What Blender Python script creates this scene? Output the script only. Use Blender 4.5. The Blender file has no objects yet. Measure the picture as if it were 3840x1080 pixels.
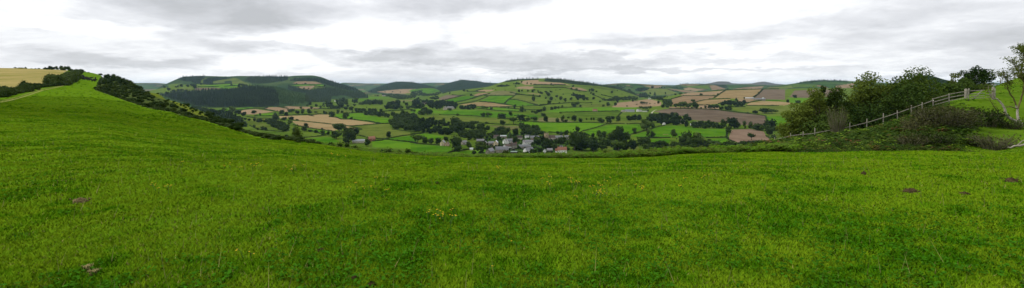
import bpy, math, random
import numpy as np
from mathutils import Vector

random.seed(7)
RNG = np.random.default_rng(7)
SC = bpy.context.scene
COL = SC.collection
F = 1650.0          # focal length in pixels of the 3840-wide photograph
VH = 318.0          # row of the true horizon
EYE = 1.7           # eye height above the turf

# ------------------------------------------------------------------ helpers
TILES = {'A': (600, 280, 5.3625), 'B': (600, 400, 5.3625), 'C': (1080, 290, 5.3625), 'D': (1080, 410, 5.3625),
         'E': (1540, 290, 5.3625), 'G': (1540, 410, 3.81), 'H': (2000, 290, 5.3625), 'I': (2000, 410, 3.81),
         'J': (2440, 290, 5.3625), 'K': (2440, 410, 3.81), 'L': (0, 230, 4.26), 'M': (280, 250, 3.62),
         'N': (2860, 230, 2.0107), 'O': (3280, 130, 1.509), 'V': (1780, 480, 5.1725), 'U': (0, 0, 1.0),
         'Q': (520, 250, 2.4125)}
def T(t, pts):
    x0, y0, f = TILES[t]
    return np.array([(x0 + p[0] / f, y0 + p[1] / f) for p in pts], float)

def link(o):
    COL.objects.link(o); return o
def tag(o, label=None, cat=None, group=None, kind=None):
    if label: o['label'] = label
    if cat: o['category'] = cat
    if group: o['group'] = group
    if kind: o['kind'] = kind
    return o
def empty(name, loc, rz=0.0):
    o = bpy.data.objects.new(name, None); link(o)
    o.location = loc; o.rotation_euler = (0, 0, rz); o.empty_display_size = 0.3
    return o
def mesh(name, v, faces, mats, mi=None, smooth=False, attr=None):
    """faces: list of (n,k) int arrays, mi: matching list of material indices (int or array)"""
    v = np.asarray(v, np.float32)
    if not isinstance(faces, list): faces = [faces]
    faces = [np.asarray(f, np.int32) for f in faces if len(f)]
    me = bpy.data.meshes.new(name)
    me.vertices.add(len(v)); me.vertices.foreach_set('co', v.ravel())
    loops = np.concatenate([f.ravel() for f in faces])
    tot = np.concatenate([np.full(len(f), f.shape[1], np.int32) for f in faces])
    start = np.concatenate([[0], np.cumsum(tot)[:-1]]).astype(np.int32)
    me.loops.add(len(loops)); me.loops.foreach_set('vertex_index', loops)
    me.polygons.add(len(tot)); me.polygons.foreach_set('loop_start', start); me.polygons.foreach_set('loop_total', tot)
    if mi is not None:
        if isinstance(mi, np.ndarray): m = mi.astype(np.int32)
        else: m = np.concatenate([np.full(len(f), k, np.int32) for f, k in zip(faces, mi)])
        me.polygons.foreach_set('material_index', m)
    if smooth: me.polygons.foreach_set('use_smooth', np.ones(len(tot), bool))
    for m in (mats if isinstance(mats, (list, tuple)) else [mats]): me.materials.append(m)
    if attr is not None:
        a = me.color_attributes.new('tint', 'FLOAT_COLOR', 'POINT')
        c = np.ones((len(v), 4), np.float32); c[:, :3] = attr; a.data.foreach_set('color', c.ravel())
    me.update(calc_edges=True)
    return me
def obj(name, me, parent=None, loc=(0, 0, 0), rz=0.0):
    o = bpy.data.objects.new(name, me); link(o); o.location = loc; o.rotation_euler = (0, 0, rz)
    if parent is not None: o.parent = parent
    return o
class MB:
    """collects shapes for ONE mesh"""
    def __init__(s): s.v = []; s.f = {}; s.n = 0; s.mi = {}
    def add(s, v, f, m=0):
        v = np.asarray(v, float); f = np.asarray(f, int)
        s.f.setdefault((f.shape[1], m), []).append(f + s.n); s.v.append(v); s.n += len(v); return s
    def box(s, c, d, rz=0.0, m=0, taper=1.0):
        x, y, z = d[0] / 2, d[1] / 2, d[2] / 2
        v = np.array([(-x, -y, -z), (x, -y, -z), (x, y, -z), (-x, y, -z), (-x * taper, -y * taper, z), (x * taper, -y * taper, z), (x * taper, y * taper, z), (-x * taper, y * taper, z)])
        cs, sn = math.cos(rz), math.sin(rz)
        v = np.c_[v[:, 0] * cs - v[:, 1] * sn, v[:, 0] * sn + v[:, 1] * cs, v[:, 2]] + np.array(c)
        return s.add(v, [(0, 3, 2, 1), (4, 5, 6, 7), (0, 1, 5, 4), (1, 2, 6, 5), (2, 3, 7, 6), (3, 0, 4, 7)], m)
    def bar(s, a, b, w, h, m=0):
        a = np.array(a, float); b = np.array(b, float); d = b - a; L = np.linalg.norm(d); d /= L
        sd = np.cross(d, (0, 0, 1.0)); sd /= max(np.linalg.norm(sd), 1e-6); up = np.cross(sd, d)
        v = [p + sd * i * w / 2 + up * j * h / 2 for p in (a, b) for i, j in ((-1, -1), (1, -1), (1, 1), (-1, 1))]
        return s.add(v, [(0, 1, 2, 3), (7, 6, 5, 4), (0, 4, 5, 1), (1, 5, 6, 2), (2, 6, 7, 3), (3, 7, 4, 0)], m)
    def tube(s, pts, rad, k=6, m=0):
        v, f = tube(pts, rad, k); return s.add(v, f, m)
    def build(s, name, mats, parent=None, smooth=False, loc=(0, 0, 0), rz=0.0):
        ks = list(s.f); fs = [np.concatenate(s.f[k]) for k in ks]
        return obj(name, mesh(name, np.concatenate(s.v), fs, mats, [k[1] for k in ks], smooth), parent, loc, rz)
def tube(pts, rad, k=6):
    pts = np.array(pts, float); n = len(pts); rad = np.broadcast_to(np.array(rad, float), (n,))
    d = np.gradient(pts, axis=0); d /= np.linalg.norm(d, axis=1)[:, None] + 1e-9
    ref = np.array((0.31, 0.95, 0.1)) if abs(d[0][1]) < 0.8 else np.array((1.0, 0, 0.1))
    a = np.cross(d, ref); a /= np.linalg.norm(a, axis=1)[:, None] + 1e-9; b = np.cross(d, a)
    th = np.arange(k) * 2 * math.pi / k
    v = (pts[:, None] + rad[:, None, None] * (a[:, None] * np.cos(th)[None, :, None] + b[:, None] * np.sin(th)[None, :, None])).reshape(-1, 3)
    f = [(i * k + j, i * k + (j + 1) % k, (i + 1) * k + (j + 1) % k, (i + 1) * k + j) for i in range(n - 1) for j in range(k)]
    return v, np.array(f)

def _hash(ix, iy, s):
    h = (ix.astype(np.int64) * 374761393 + iy.astype(np.int64) * 668265263 + s * 982451653) & 0x7fffffff
    h = ((h ^ (h >> 13)) * 1274126177) & 0x7fffffff
    return ((h ^ (h >> 16)) & 0xffff) / 65535.0
def vnoise(x, y, s=0):
    x = np.asarray(x, float); y = np.asarray(y, float)
    ix = np.floor(x); iy = np.floor(y); fx = x - ix; fy = y - iy
    fx = fx * fx * (3 - 2 * fx); fy = fy * fy * (3 - 2 * fy)
    a = _hash(ix, iy, s); b = _hash(ix + 1, iy, s); c = _hash(ix, iy + 1, s); d = _hash(ix + 1, iy + 1, s)
    return (a + (b - a) * fx) * (1 - fy) + (c + (d - c) * fx) * fy
def fbm(x, y, s=0, o=4):
    t = 0; a = 0.5; n = 0
    for k in range(o): t = t + a * vnoise(x * 2 ** k, y * 2 ** k, s + 17 * k); n += a; a *= 0.5
    return t / n
def pchip(x, y, xi):
    x = np.asarray(x, float); y = np.asarray(y, float)
    sh = (-1,) + (1,) * (y.ndim - 1)
    h = np.diff(x).reshape(sh); d = np.diff(y, axis=0) / h
    m = np.zeros_like(y)
    if len(x) > 2:
        w1 = 2 * h[1:] + h[:-1]; w2 = h[1:] + 2 * h[:-1]
        ok = d[1:] * d[:-1] > 0
        with np.errstate(divide='ignore', invalid='ignore'):
            mm = (w1 + w2) / (w1 / d[:-1] + w2 / d[1:])
        m[1:-1] = np.where(ok, mm, 0)
    m[0] = d[0]; m[-1] = d[-1]
    k = np.clip(np.searchsorted(x, xi) - 1, 0, len(x) - 2)
    xi2 = np.clip(xi, x[0], x[-1])
    t = (xi2 - x[k]) / (x[k + 1] - x[k]); hh = x[k + 1] - x[k]
    if y.ndim > 1: t = t.reshape(sh); hh = hh.reshape(sh)
    return ((1 + 2 * t) * (1 - t) ** 2) * y[k] + t * (1 - t) ** 2 * hh * m[k] + t * t * (3 - 2 * t) * y[k + 1] + t * t * (t - 1) * hh * m[k + 1]
def inpoly(px, py, poly):
    r = np.zeros(px.shape, bool); n = len(poly); j = n - 1
    for i in range(n):
        xi, yi = poly[i]; xj, yj = poly[j]
        c = ((yi > py) != (yj > py)) & (px < (xj - xi) * (py - yi) / ((yj - yi) if yj != yi else 1e-9) + xi)
        r ^= c; j = i
    return r

# ------------------------------------------------------------------ the land
# the near hill: for a bearing (photo column u) the distances Y and the rows v at which the turf is seen
NEAR = {
 -700: [(15, 520), (30, 425), (60, 380), (110, 345), (230, 300), (420, 262), (520, 257)],
 0: [(15, 525), (30, 440), (60, 395), (110, 368), (140, 345), (250, 303), (420, 260), (520, 255)],
 150: [(15, 527), (30, 448), (60, 402), (110, 357), (240, 303), (400, 268), (520, 258)],
 290: [(15, 530), (30, 455), (60, 408), (110, 358), (210, 315), (370, 288), (520, 266)],
 370: [(15, 532), (30, 460), (60, 413), (110, 365), (220, 325), (380, 300), (540, 276)],
 450: [(15, 540), (30, 470), (60, 422), (100, 382), (180, 346), (310, 312), (420, 296)],
 520: [(15, 550), (30, 485), (60, 435), (85, 399), (150, 361), (250, 334), (320, 324)],
 600: [(15, 558), (30, 495), (60, 440), (80, 413), (120, 387), (180, 363), (215, 354)],
 700: [(15, 568), (30, 510), (50, 462), (70, 437), (110, 411), (160, 395)],
 800: [(15, 577), (30, 520), (45, 480), (60, 461), (90, 445), (130, 437)],
 900: [(15, 583), (30, 528), (42, 502), (55, 490), (70, 486)],
 1000: [(8, 675), (15, 590), (25, 542), (38, 514), (48, 509)],
 1150: [(8, 680), (15, 597), (25, 552), (35, 534)],
 1300: [(8, 686), (15, 604), (25, 568), (32, 558)],
 1500: [(8, 692), (15, 612), (24, 587), (29, 582)],
 1920: [(8, 697), (15, 618), (24, 598), (28, 595)],
 2300: [(8, 697), (15, 618), (24, 600), (27, 597)],
 2600: [(8, 690), (15, 610), (24, 584), (28, 580)],
 2780: [(8, 687), (15, 606), (24, 577), (28, 573), (36, 605), (48, 592), (58, 588)],
 2900: [(8, 684), (15, 602), (24, 575), (28, 571), (36, 594), (50, 562), (66, 548)],
 3050: [(8, 682), (15, 600), (24, 573), (30, 582), (38, 568), (50, 540), (60, 526)],
 3200: [(8, 681), (15, 599), (24, 571), (30, 578), (38, 560), (48, 520), (57, 500)],
 3310: [(8, 680), (15, 598), (24, 568), (30, 574), (38, 550), (47, 500), (55, 470)],
 3420: [(8, 680), (15, 598), (24, 567), (30, 572), (38, 535), (45, 475), (54, 432)],
 3550: [(8, 681), (15, 599), (24, 568), (30, 572), (38, 510), (44, 445), (53, 390), (60, 382)],
 3640: [(8, 682), (15, 600), (24, 571), (30, 580), (38, 510), (44, 440), (52, 376), (66, 356), (80, 348)],
 3724: [(8, 683), (15, 602), (24, 574), (30, 582), (38, 515), (46, 430), (53, 368), (70, 336), (85, 326)],
 3840: [(8, 683), (15, 603), (24, 575), (28, 574), (36, 520), (44, 455), (52, 375), (70, 318), (90, 284), (110, 278)],
 4400: [(8, 683), (15, 600), (24, 570), (36, 500), (50, 390), (70, 290), (100, 220), (140, 205)],
}
NLY = np.linspace(math.log(0.4), math.log(1300), 680)
def _near_column(kn):
    kn = [(1.0, VH + F * EYE / 1.0), (2.5, VH + F * EYE / 2.5), (4.0, VH + F * EYE / 4)] + kn
    if kn[3][0] > 8.5: kn.insert(3, (8.0, 668 if kn[3][1] < 545 else 672))
    Y = np.array([k[0] for k in kn]); q = np.array([k[1] for k in kn]) - F * EYE / Y
    yy = np.exp(NLY); Yl = Y[-1]
    qq = pchip(np.log(Y), q, np.minimum(NLY, math.log(Yl)))
    z = -(qq - VH) * np.minimum(yy, Yl) / F
    b = np.maximum(yy - Yl, 0)
    sl = 0.36 if Yl < 200 else 0.30
    e = 1.2 if Yl < 60 else 5.0; z = z - sl * (b - e * (1 - np.exp(-b / e)))
    return np.maximum(z, -112)
_us = sorted(NEAR); _tab = np.array([_near_column(NEAR[u]) for u in _us])
NU = np.arange(-700, 4401, 10.0)
NTAB = pchip(np.array(_us, float), _tab, NU)
for _ in range(3): NTAB[1:-1] = 0.25 * NTAB[:-2] + 0.5 * NTAB[1:-1] + 0.25 * NTAB[2:]
def near_uz(u, Y):
    a = np.clip((np.asarray(u, float) + 700) / 10.0, 0, len(NU) - 1.001); b = np.clip((np.log(np.maximum(Y, 0.41)) - NLY[0]) / (NLY[1] - NLY[0]), 0, len(NLY) - 1.001)
    i = a.astype(int); j = b.astype(int); fa = a - i; fb = b - j
    z = (NTAB[i, j] * (1 - fb) + NTAB[i, j + 1] * fb) * (1 - fa) + (NTAB[i + 1, j] * (1 - fb) + NTAB[i + 1, j + 1] * fb) * fa
    X = (np.asarray(u, float) - 1920) / F * Y
    bump = (fbm(X * 0.55, np.asarray(Y) * 0.55, 5, 3) - 0.5) * 0.16 + (fbm(X * 2.1, np.asarray(Y) * 2.1, 9, 2) - 0.5) * 0.07
    return z + bump * np.clip((np.asarray(Y) - 1.0) / 3, 0, 1) * np.clip(16 / np.asarray(Y), 0.15, 1)
# far hills: crest line (u, v), crest distance, foot distance, ground kind
HILLS = [
 ('far', [(430, 330), (480, 314), (520, 311), (578, 311), (615, 313), (660, 325), (720, 345)], 8000, 6000),
 ('plant', [(560, 350), (585, 335), (615, 318), (640, 307), (665, 296), (690, 288), (770, 285), (850, 287), (900, 285), (985, 286), (1070, 287), (1110, 284), (1165, 283), (1200, 288), (1240, 303), (1280, 315), (1330, 331), (1360, 345), (1385, 365), (1400, 385)], 4500, 3000),
 ('plant', [(480, 420), (560, 388), (640, 352), (727, 343), (833, 337), (891, 331), (928, 321), (982, 320), (1029, 324), (1080, 337), (1120, 346), (1150, 358), (1165, 385), (1175, 408)], 2700, 1950),
 ('grass', [(540, 345), (620, 328), (650, 322), (720, 316), (800, 315), (900, 314), (960, 320), (1000, 330), (1030, 345)], 3300, 2300),
 ('dark', [(1350, 358), (1395, 335), (1434, 320), (1468, 309.6), (1499, 306), (1537, 308), (1577, 313), (1615, 323), (1637, 329), (1680, 345)], 6500, 5000),
 ('grass', [(1480, 356), (1560, 335), (1590, 331), (1620, 331), (1640, 336), (1665, 352)], 5000, 4300),
 ('dark', [(1600, 345), (1640, 327), (1665, 317), (1690, 309), (1720, 302), (1735, 299), (1752, 301), (1790, 304), (1815, 309), (1850, 311), (1880, 312), (1950, 320)], 6500, 5000),
 ('far', [(1240, 330), (1290, 310), (1330, 311), (1380, 313), (1450, 313), (1500, 320)], 11000, 8000),
 ('far', [(1550, 325), (1590, 311), (1640, 310), (1700, 310), (1750, 312), (1850, 318)], 10000, 8000),
 ('grass', [(1500, 400), (1600, 364), (1680, 345), (1760, 334), (1830, 325), (1879, 309), (1904, 302), (1941, 297.5), (1988, 296), (2047, 294), (2112, 298), (2158, 304), (2205, 309.6), (2242, 316), (2289, 323.5), (2317, 333), (2373, 346), (2395, 361), (2430, 400)], 3800, 1900),
 ('grass', [(2340, 440), (2400, 405), (2440, 378), (2500, 362), (2563, 350), (2617, 345.5), (2682, 341), (2720, 337), (2832, 335), (2920, 334), (3020, 332), (3300, 330), (3600, 330), (3700, 350)], 2600, 1090),
 ('far', [(2230, 330), (2267, 317), (2336, 312), (2391, 314), (2457, 318), (2520, 322), (2580, 330), (2620, 345)], 6000, 3900),
 ('far', [(2500, 335), (2542, 318), (2570, 314.5), (2650, 315), (2700, 317), (2800, 317), (2900, 320), (2960, 325)], 6500, 4500),
 ('moor', [(2600, 322), (2660, 312), (2701, 305), (2731, 306), (2746, 312), (2780, 313.5), (2813, 313), (2850, 307), (2865, 306), (2887, 309.5), (2910, 314), (3000, 319)], 13000, 9500),
 ('far', [(2850, 340), (2883, 326), (2963, 315), (2990, 311), (3024, 305), (3079, 301), (3140, 302), (3208, 305), (3300, 310), (3500, 315), (3700, 318)], 4500, 3200),
 ('dark', [(3250, 350), (3330, 325), (3390, 305), (3430, 290), (3455, 282), (3475, 282), (3545, 299), (3600, 310), (3660, 325), (3720, 345)], 1500, 1200),
 ('far', [(3500, 322), (3650, 311), (3720, 309), (3780, 312), (4200, 312)], 9000, 7000),
]
def far_uz(u, Y, want=False):
    u = np.asarray(u, float); Y = np.asarray(Y, float)
    t = np.clip((Y - 11000) / 14000, 0, 1); X = (u - 1920) / F * Y
    z = -98.3 + 96 * t * t * (3 - 2 * t) + (fbm(X / 260, Y / 260, 3, 3) - 0.5) * np.clip(Y / 600, 1, 4) * 1.6
    kid = np.full(z.shape, -1)
    sh = z.shape; u, Y, X, z, kid = [np.array(np.broadcast_to(q, sh)).ravel() for q in (u, Y, X, z, kid)]
    for k, (kind, cr, Yc, Yb) in enumerate(HILLS):
        c = np.array(cr, float); I = np.nonzero((Y > Yb) & (Y < Yc * 1.9) & (u > c[0, 0] - 260) & (u < c[-1, 0] + 260))[0]
        if not len(I): continue
        ui, Yi, Xi = u[I], Y[I], X[I]; vc = pchip(c[:, 0], c[:, 1], ui)
        vc = vc + np.maximum(c[0, 0] - ui, 0) * 0.7 + np.maximum(ui - c[-1, 0], 0) * 0.7
        zc = (VH - vc) / F * Yc + EYE
        s = (Yi - Yb) / (Yc - Yb); S = np.sin(np.clip(s, 0, 1) * math.pi / 2) ** 1.15
        n = (fbm(Xi / (Yc * 0.07), Yi / (Yc * 0.07), 11 + k, 3) - 0.5) * (Yc / 4000) * 26 * np.clip(S * (1 - S) * 4, 0, 1)
        h = -104 + (zc + 104) * S + n
        h = np.where(s > 1, zc - (Yi - Yc) * 0.10, h)
        up = h > z[I]; z[I[up]] = h[up]; kid[I[up]] = k
    z = z.reshape(sh); kid = kid.reshape(sh)
    return (z, kid) if want else z
def proj(X, Y, Z): return 1920 + X / Y * F, VH - (Z - EYE) / Y * F
_tu = np.arange(-1000, 4901, 5.0); _ty = np.linspace(math.log(300), math.log(31000), 1500)
_ft = far_uz(*np.meshgrid(_tu, np.exp(_ty), indexing='ij'))
def far_t(u, Y):
    a = np.clip((np.asarray(u, float) + 1000) / 5.0, 0, len(_tu) - 1.001); b = np.clip((np.log(np.maximum(Y, 301)) - _ty[0]) / (_ty[1] - _ty[0]), 0, len(_ty) - 1.001)
    i = a.astype(int); j = b.astype(int); fa = a - i; fb = b - j
    return (_ft[i, j] * (1 - fb) + _ft[i, j + 1] * fb) * (1 - fa) + (_ft[i + 1, j] * (1 - fb) + _ft[i + 1, j + 1] * fb) * fa
HN = np.exp(np.linspace(math.log(2.0), math.log(780), 1600)); HF = np.exp(np.linspace(math.log(330), math.log(30000), 3400))
def hit(u, v, near=True, far=True):
    """the point of the land seen at pixel (u, v)"""
    for Yg, fn, ok in ((HN, near_uz, near), (HF, far_t, far)):
        if not ok: continue
        z = fn(np.full(Yg.shape, u), Yg); vs = VH - (z - EYE) / Yg * F
        k = np.nonzero(vs <= v)[0]
        if len(k) and k[0] > 0:
            i = k[0]; t = (vs[i - 1] - v) / (vs[i - 1] - vs[i] + 1e-9); Y = Yg[i - 1] + t * (Yg[i] - Yg[i - 1])
            return np.array(((u - 1920) / F * Y, Y, float(fn(np.array(u), np.array(Y)))))
    Y = 9000.0
    return np.array(((u - 1920) / F * Y, Y, float(far_t(np.array(u), np.array(Y)))))
def ground(X, Y, near=True):
    u = 1920 + np.asarray(X) / np.asarray(Y) * F
    return near_uz(u, Y) if near else far_t(u, Y)

# ------------------------------------------------------------------ materials
class NT:
    def __init__(s, name):
        s.m = bpy.data.materials.new(name); s.m.use_nodes = True; s.t = s.m.node_tree; s.t.nodes.clear()
        s.out = s.n('ShaderNodeOutputMaterial'); s.pos = None
    def n(s, typ, **kw):
        nd = s.t.nodes.new(typ)
        for k, v in kw.items():
            if k.startswith('i_'): nd.inputs[int(k[2:]) if k[2:].isdigit() else k[2:].replace('_', ' ')].default_value = v
            else: setattr(nd, k, v)
        return nd
    def l(s, a, b): s.t.links.new(a, b)
    def P(s):
        if s.pos is None: s.pos = s.n('ShaderNodeNewGeometry').outputs['Position']
        return s.pos
    def noise(s, scale, detail=3, rough=0.55, vec=None, dist=0.0):
        nd = s.n('ShaderNodeTexNoise', i_Scale=scale, i_Detail=detail, i_Roughness=rough, i_Distortion=dist)
        s.l(vec or s.P(), nd.inputs['Vector']); return nd.outputs['Fac']
    def scaled(s, vec3, src=None):
        nd = s.n('ShaderNodeVectorMath', operation='MULTIPLY'); s.l(src or s.P(), nd.inputs[0]); nd.inputs[1].default_value = vec3; return nd.outputs[0]
    def ramp(s, fac, stops):
        nd = s.n('ShaderNodeValToRGB'); e = nd.color_ramp.elements
        while len(e) < len(stops): e.new(0.5)
        for el, (p, c) in zip(e, stops): el.position = p; el.color = (*c, 1) if len(c) == 3 else c
        s.l(fac, nd.inputs[0]); return nd.outputs[0]
    def mix(s, fac, a, b, mode='MIX'):
        nd = s.n('ShaderNodeMix', data_type='RGBA', blend_type=mode)
        for x, i in ((fac, 0), (a, 6), (b, 7)):
            if isinstance(x, bpy.types.NodeSocket): s.l(x, nd.inputs[i])
            else: nd.inputs[i].default_value = x if i == 0 else (*x, 1)
        return nd.outputs[2]
    def math(s, op, a, b=0.0):
        nd = s.n('ShaderNodeMath', operation=op)
        for x, i in ((a, 0), (b, 1)):
            if isinstance(x, bpy.types.NodeSocket): s.l(x, nd.inputs[i])
            else: nd.inputs[i].default_value = x
        return nd.outputs[0]
    def bump(s, h, strength=0.5, dist=0.1):
        nd = s.n('ShaderNodeBump', i_Strength=strength, i_Distance=dist); s.l(h, nd.inputs['Height']); return nd.outputs[0]
    def surf(s, color, rough=0.9, normal=None, transl=0.0, spec=0.2, transl_col=None):
        b = s.n('ShaderNodeBsdfPrincipled', i_Roughness=rough)
        b.inputs['Specular IOR Level'].default_value = spec
        if isinstance(color, bpy.types.NodeSocket): s.l(color, b.inputs['Base Color'])
        else: b.inputs['Base Color'].default_value = (*color, 1)
        if normal is not None: s.l(normal, b.inputs['Normal'])
        o = b.outputs[0]
        if transl:
            t = s.n('ShaderNodeBsdfTranslucent')
            if isinstance(color, bpy.types.NodeSocket): s.l(color, t.inputs['Color'])
            else: t.inputs['Color'].default_value = (*color, 1)
            if normal is not None: s.l(normal, t.inputs['Normal'])
            mx = s.n('ShaderNodeMixShader', i_0=transl); s.l(o, mx.inputs[1]); s.l(t.outputs[0], mx.inputs[2]); o = mx.outputs[0]
        s.l(o, s.out.inputs['Surface']); return s.m
def sc3(c, k): return tuple(min(1, x * k) for x in c)

def m_turf():
    t = NT('pasture_turf')
    big = t.noise(0.045, 4, 0.6); mid = t.noise(0.33, 4, 0.6, dist=0.4); fine = t.noise(3.2, 5, 0.7)
    vf = t.noise(17.0, 3, 0.7)
    f = t.math('ADD', t.math('MULTIPLY', big, 0.16), t.math('ADD', t.math('MULTIPLY', mid, 0.36), t.math('MULTIPLY', fine, 0.48)))
    c = t.ramp(f, [(0.30, (0.036, 0.110, 0.004)), (0.39, (0.082, 0.182, 0.005)), (0.53, (0.124, 0.218, 0.006)), (0.70, (0.172, 0.232, 0.013))])
    c = t.mix(t.math('MULTIPLY', vf, 0.55), c, (0.022, 0.075, 0.006))
    sp = t.ramp(t.noise(1.15, 3, 0.5, dist=0.3), [(0.28, (1, 1, 1)), (0.36, (0, 0, 0))])
    c = t.mix(sp, c, (0.015, 0.062, 0.006))
    h = t.math('ADD', t.math('MULTIPLY', fine, 1.0), t.math('ADD', t.math('MULTIPLY', vf, 0.35), t.math('MULTIPLY', mid, 2.5)))
    return t.surf(c, 0.95, t.bump(h, 0.35, 0.10), spec=0.0)
def m_field(name, c, alt, scale=0.02, rows=None, grain=0.35):
    t = NT(name)
    a = t.noise(scale, 4, 0.6); b = t.noise(scale * 12, 3, 0.65)
    oi = t.n('ShaderNodeObjectInfo').outputs['Random']
    f = t.math('ADD', t.math('MULTIPLY', a, 0.75), t.math('MULTIPLY', b, grain))
    f = t.math('ADD', f, t.math('MULTIPLY', t.math('SUBTRACT', oi, 0.5), 0.22))
    col = t.ramp(f, [(0.40, sc3(c, 0.9)), (0.66, sc3(alt, 1.06))])
    if rows:
        w = t.n('ShaderNodeTexWave', i_Scale=rows[0], i_Distortion=2.0, i_Detail=2.0); t.l(t.scaled((math.cos(rows[1]), math.sin(rows[1]), 0)), w.inputs['Vector'])
        w.wave_type = 'BANDS'
        col = t.mix(t.math('MULTIPLY', w.outputs['Fac'], 0.22), col, sc3(c, 0.6))
    return t.surf(col, 0.95, spec=0.0)
def m_patch():
    """far farmland: a patchwork of small parcels with thin dark hedges between them"""
    t = NT('far_farmland')
    wob = t.n('ShaderNodeTexNoise', i_Scale=0.004); t.l(t.P(), wob.inputs['Vector'])
    p = t.n('ShaderNodeVectorMath', operation='MULTIPLY_ADD'); t.l(wob.outputs['Color'], p.inputs[0]); p.inputs[1].default_value = (120, 120, 0); t.l(t.scaled((1, 0.45, 0)), p.inputs[2])
    v = t.n('ShaderNodeTexVoronoi', i_Scale=0.0058); t.l(p.outputs[0], v.inputs['Vector'])
    sep = t.n('ShaderNodeSeparateColor'); t.l(v.outputs['Color'], sep.inputs[0])
    col = t.ramp(sep.outputs[0], [(0.0, (0.028, 0.068, 0.014)), (0.3, (0.040, 0.087, 0.014)), (0.52, (0.062, 0.099, 0.022)), (0.66, (0.031, 0.081, 0.011)), (0.76, (0.167, 0.124, 0.059)), (0.9, (0.130, 0.093, 0.053)), (1.0, (0.031, 0.062, 0.012))])
    e = t.n('ShaderNodeTexVoronoi', i_Scale=0.0058, feature='DISTANCE_TO_EDGE'); t.l(p.outputs[0], e.inputs['Vector'])
    ed = t.ramp(e.outputs[0], [(0.02, (1, 1, 1)), (0.06, (0, 0, 0))])
    col = t.mix(ed, col, (0.016, 0.03, 0.011))
    col = t.mix(t.ramp(t.noise(0.0035, 4, 0.65), [(0.56, (0, 0, 0)), (0.60, (1, 1, 1))]), col, (0.018, 0.032, 0.012))
    return t.surf(col, 0.95, spec=0.0)
def m_plant():
    t = NT('plantation_slope')
    a = t.noise(0.0022, 4, 0.6); b = t.noise(0.05, 4, 0.7)
    f = t.math('ADD', t.math('MULTIPLY', a, 0.8), t.math('MULTIPLY', b, 0.35))
    c = t.ramp(f, [(0.40, (0.014, 0.030, 0.012)), (0.52, (0.024, 0.050, 0.016)), (0.60, (0.032, 0.060, 0.018)), (0.72, (0.055, 0.084, 0.024))])
    return t.surf(c, 0.95, t.bump(b, 1.0, 8.0), spec=0.0)
def m_leaf(name, c, alt, transl=0.2, sc=0.35, up=0.0, rand=0.8):
    t = NT(name)
    oi = t.n('ShaderNodeObjectInfo').outputs['Random']
    a = t.noise(sc, 2, 0.6)
    f = t.math('ADD', t.math('MULTIPLY', a, 1.0), t.math('MULTIPLY', t.math('SUBTRACT', oi, 0.5), rand))
    col = t.ramp(f, [(0.25, c), (0.75, alt)])
    return t.surf(col, 0.85, None, transl, 0.06)
def m_bark(name, c, alt, sc=6.0):
    t = NT(name); a = t.noise(sc, 4, 0.7, vec=t.scaled((1, 1, 0.25)))
    return t.surf(t.ramp(a, [(0.35, c), (0.7, alt)]), 0.95, t.bump(a, 0.8, 0.03), spec=0.15)
def m_plain(name, c, var=0.25, sc=0.6, rough=0.85, spec=0.2, bump=0.0, bsc=8.0):
    t = NT(name); oi = t.n('ShaderNodeObjectInfo').outputs['Random']
    a = t.math('ADD', t.noise(sc, 4, 0.65), t.math('MULTIPLY', t.math('SUBTRACT', oi, 0.5), 0.3))
    return t.surf(t.ramp(a, [(0.3, sc3(c, 1 - var)), (0.7, sc3(c, 1 + var))]), rough, t.bump(t.noise(bsc, 3), bump, 0.02) if bump else None, spec=spec)
def m_grass():
    t = NT('grass_blades'); a = t.n('ShaderNodeAttribute', attribute_name='tint')
    g = t.n('ShaderNodeNewGeometry')
    up = t.n('ShaderNodeVectorMath', operation='ADD'); up.inputs[1].default_value = (0, 0, 1.3)
    sc = t.n('ShaderNodeVectorMath', operation='SCALE', i_Scale=0.6); t.l(g.outputs['Normal'], sc.inputs[0]); t.l(sc.outputs[0], up.inputs[0])
    nm = t.n('ShaderNodeVectorMath', operation='NORMALIZE'); t.l(up.outputs[0], nm.inputs[0])
    return t.surf(a.outputs['Color'], 1.0, nm.outputs[0], 0.0, 0.0)

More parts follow.
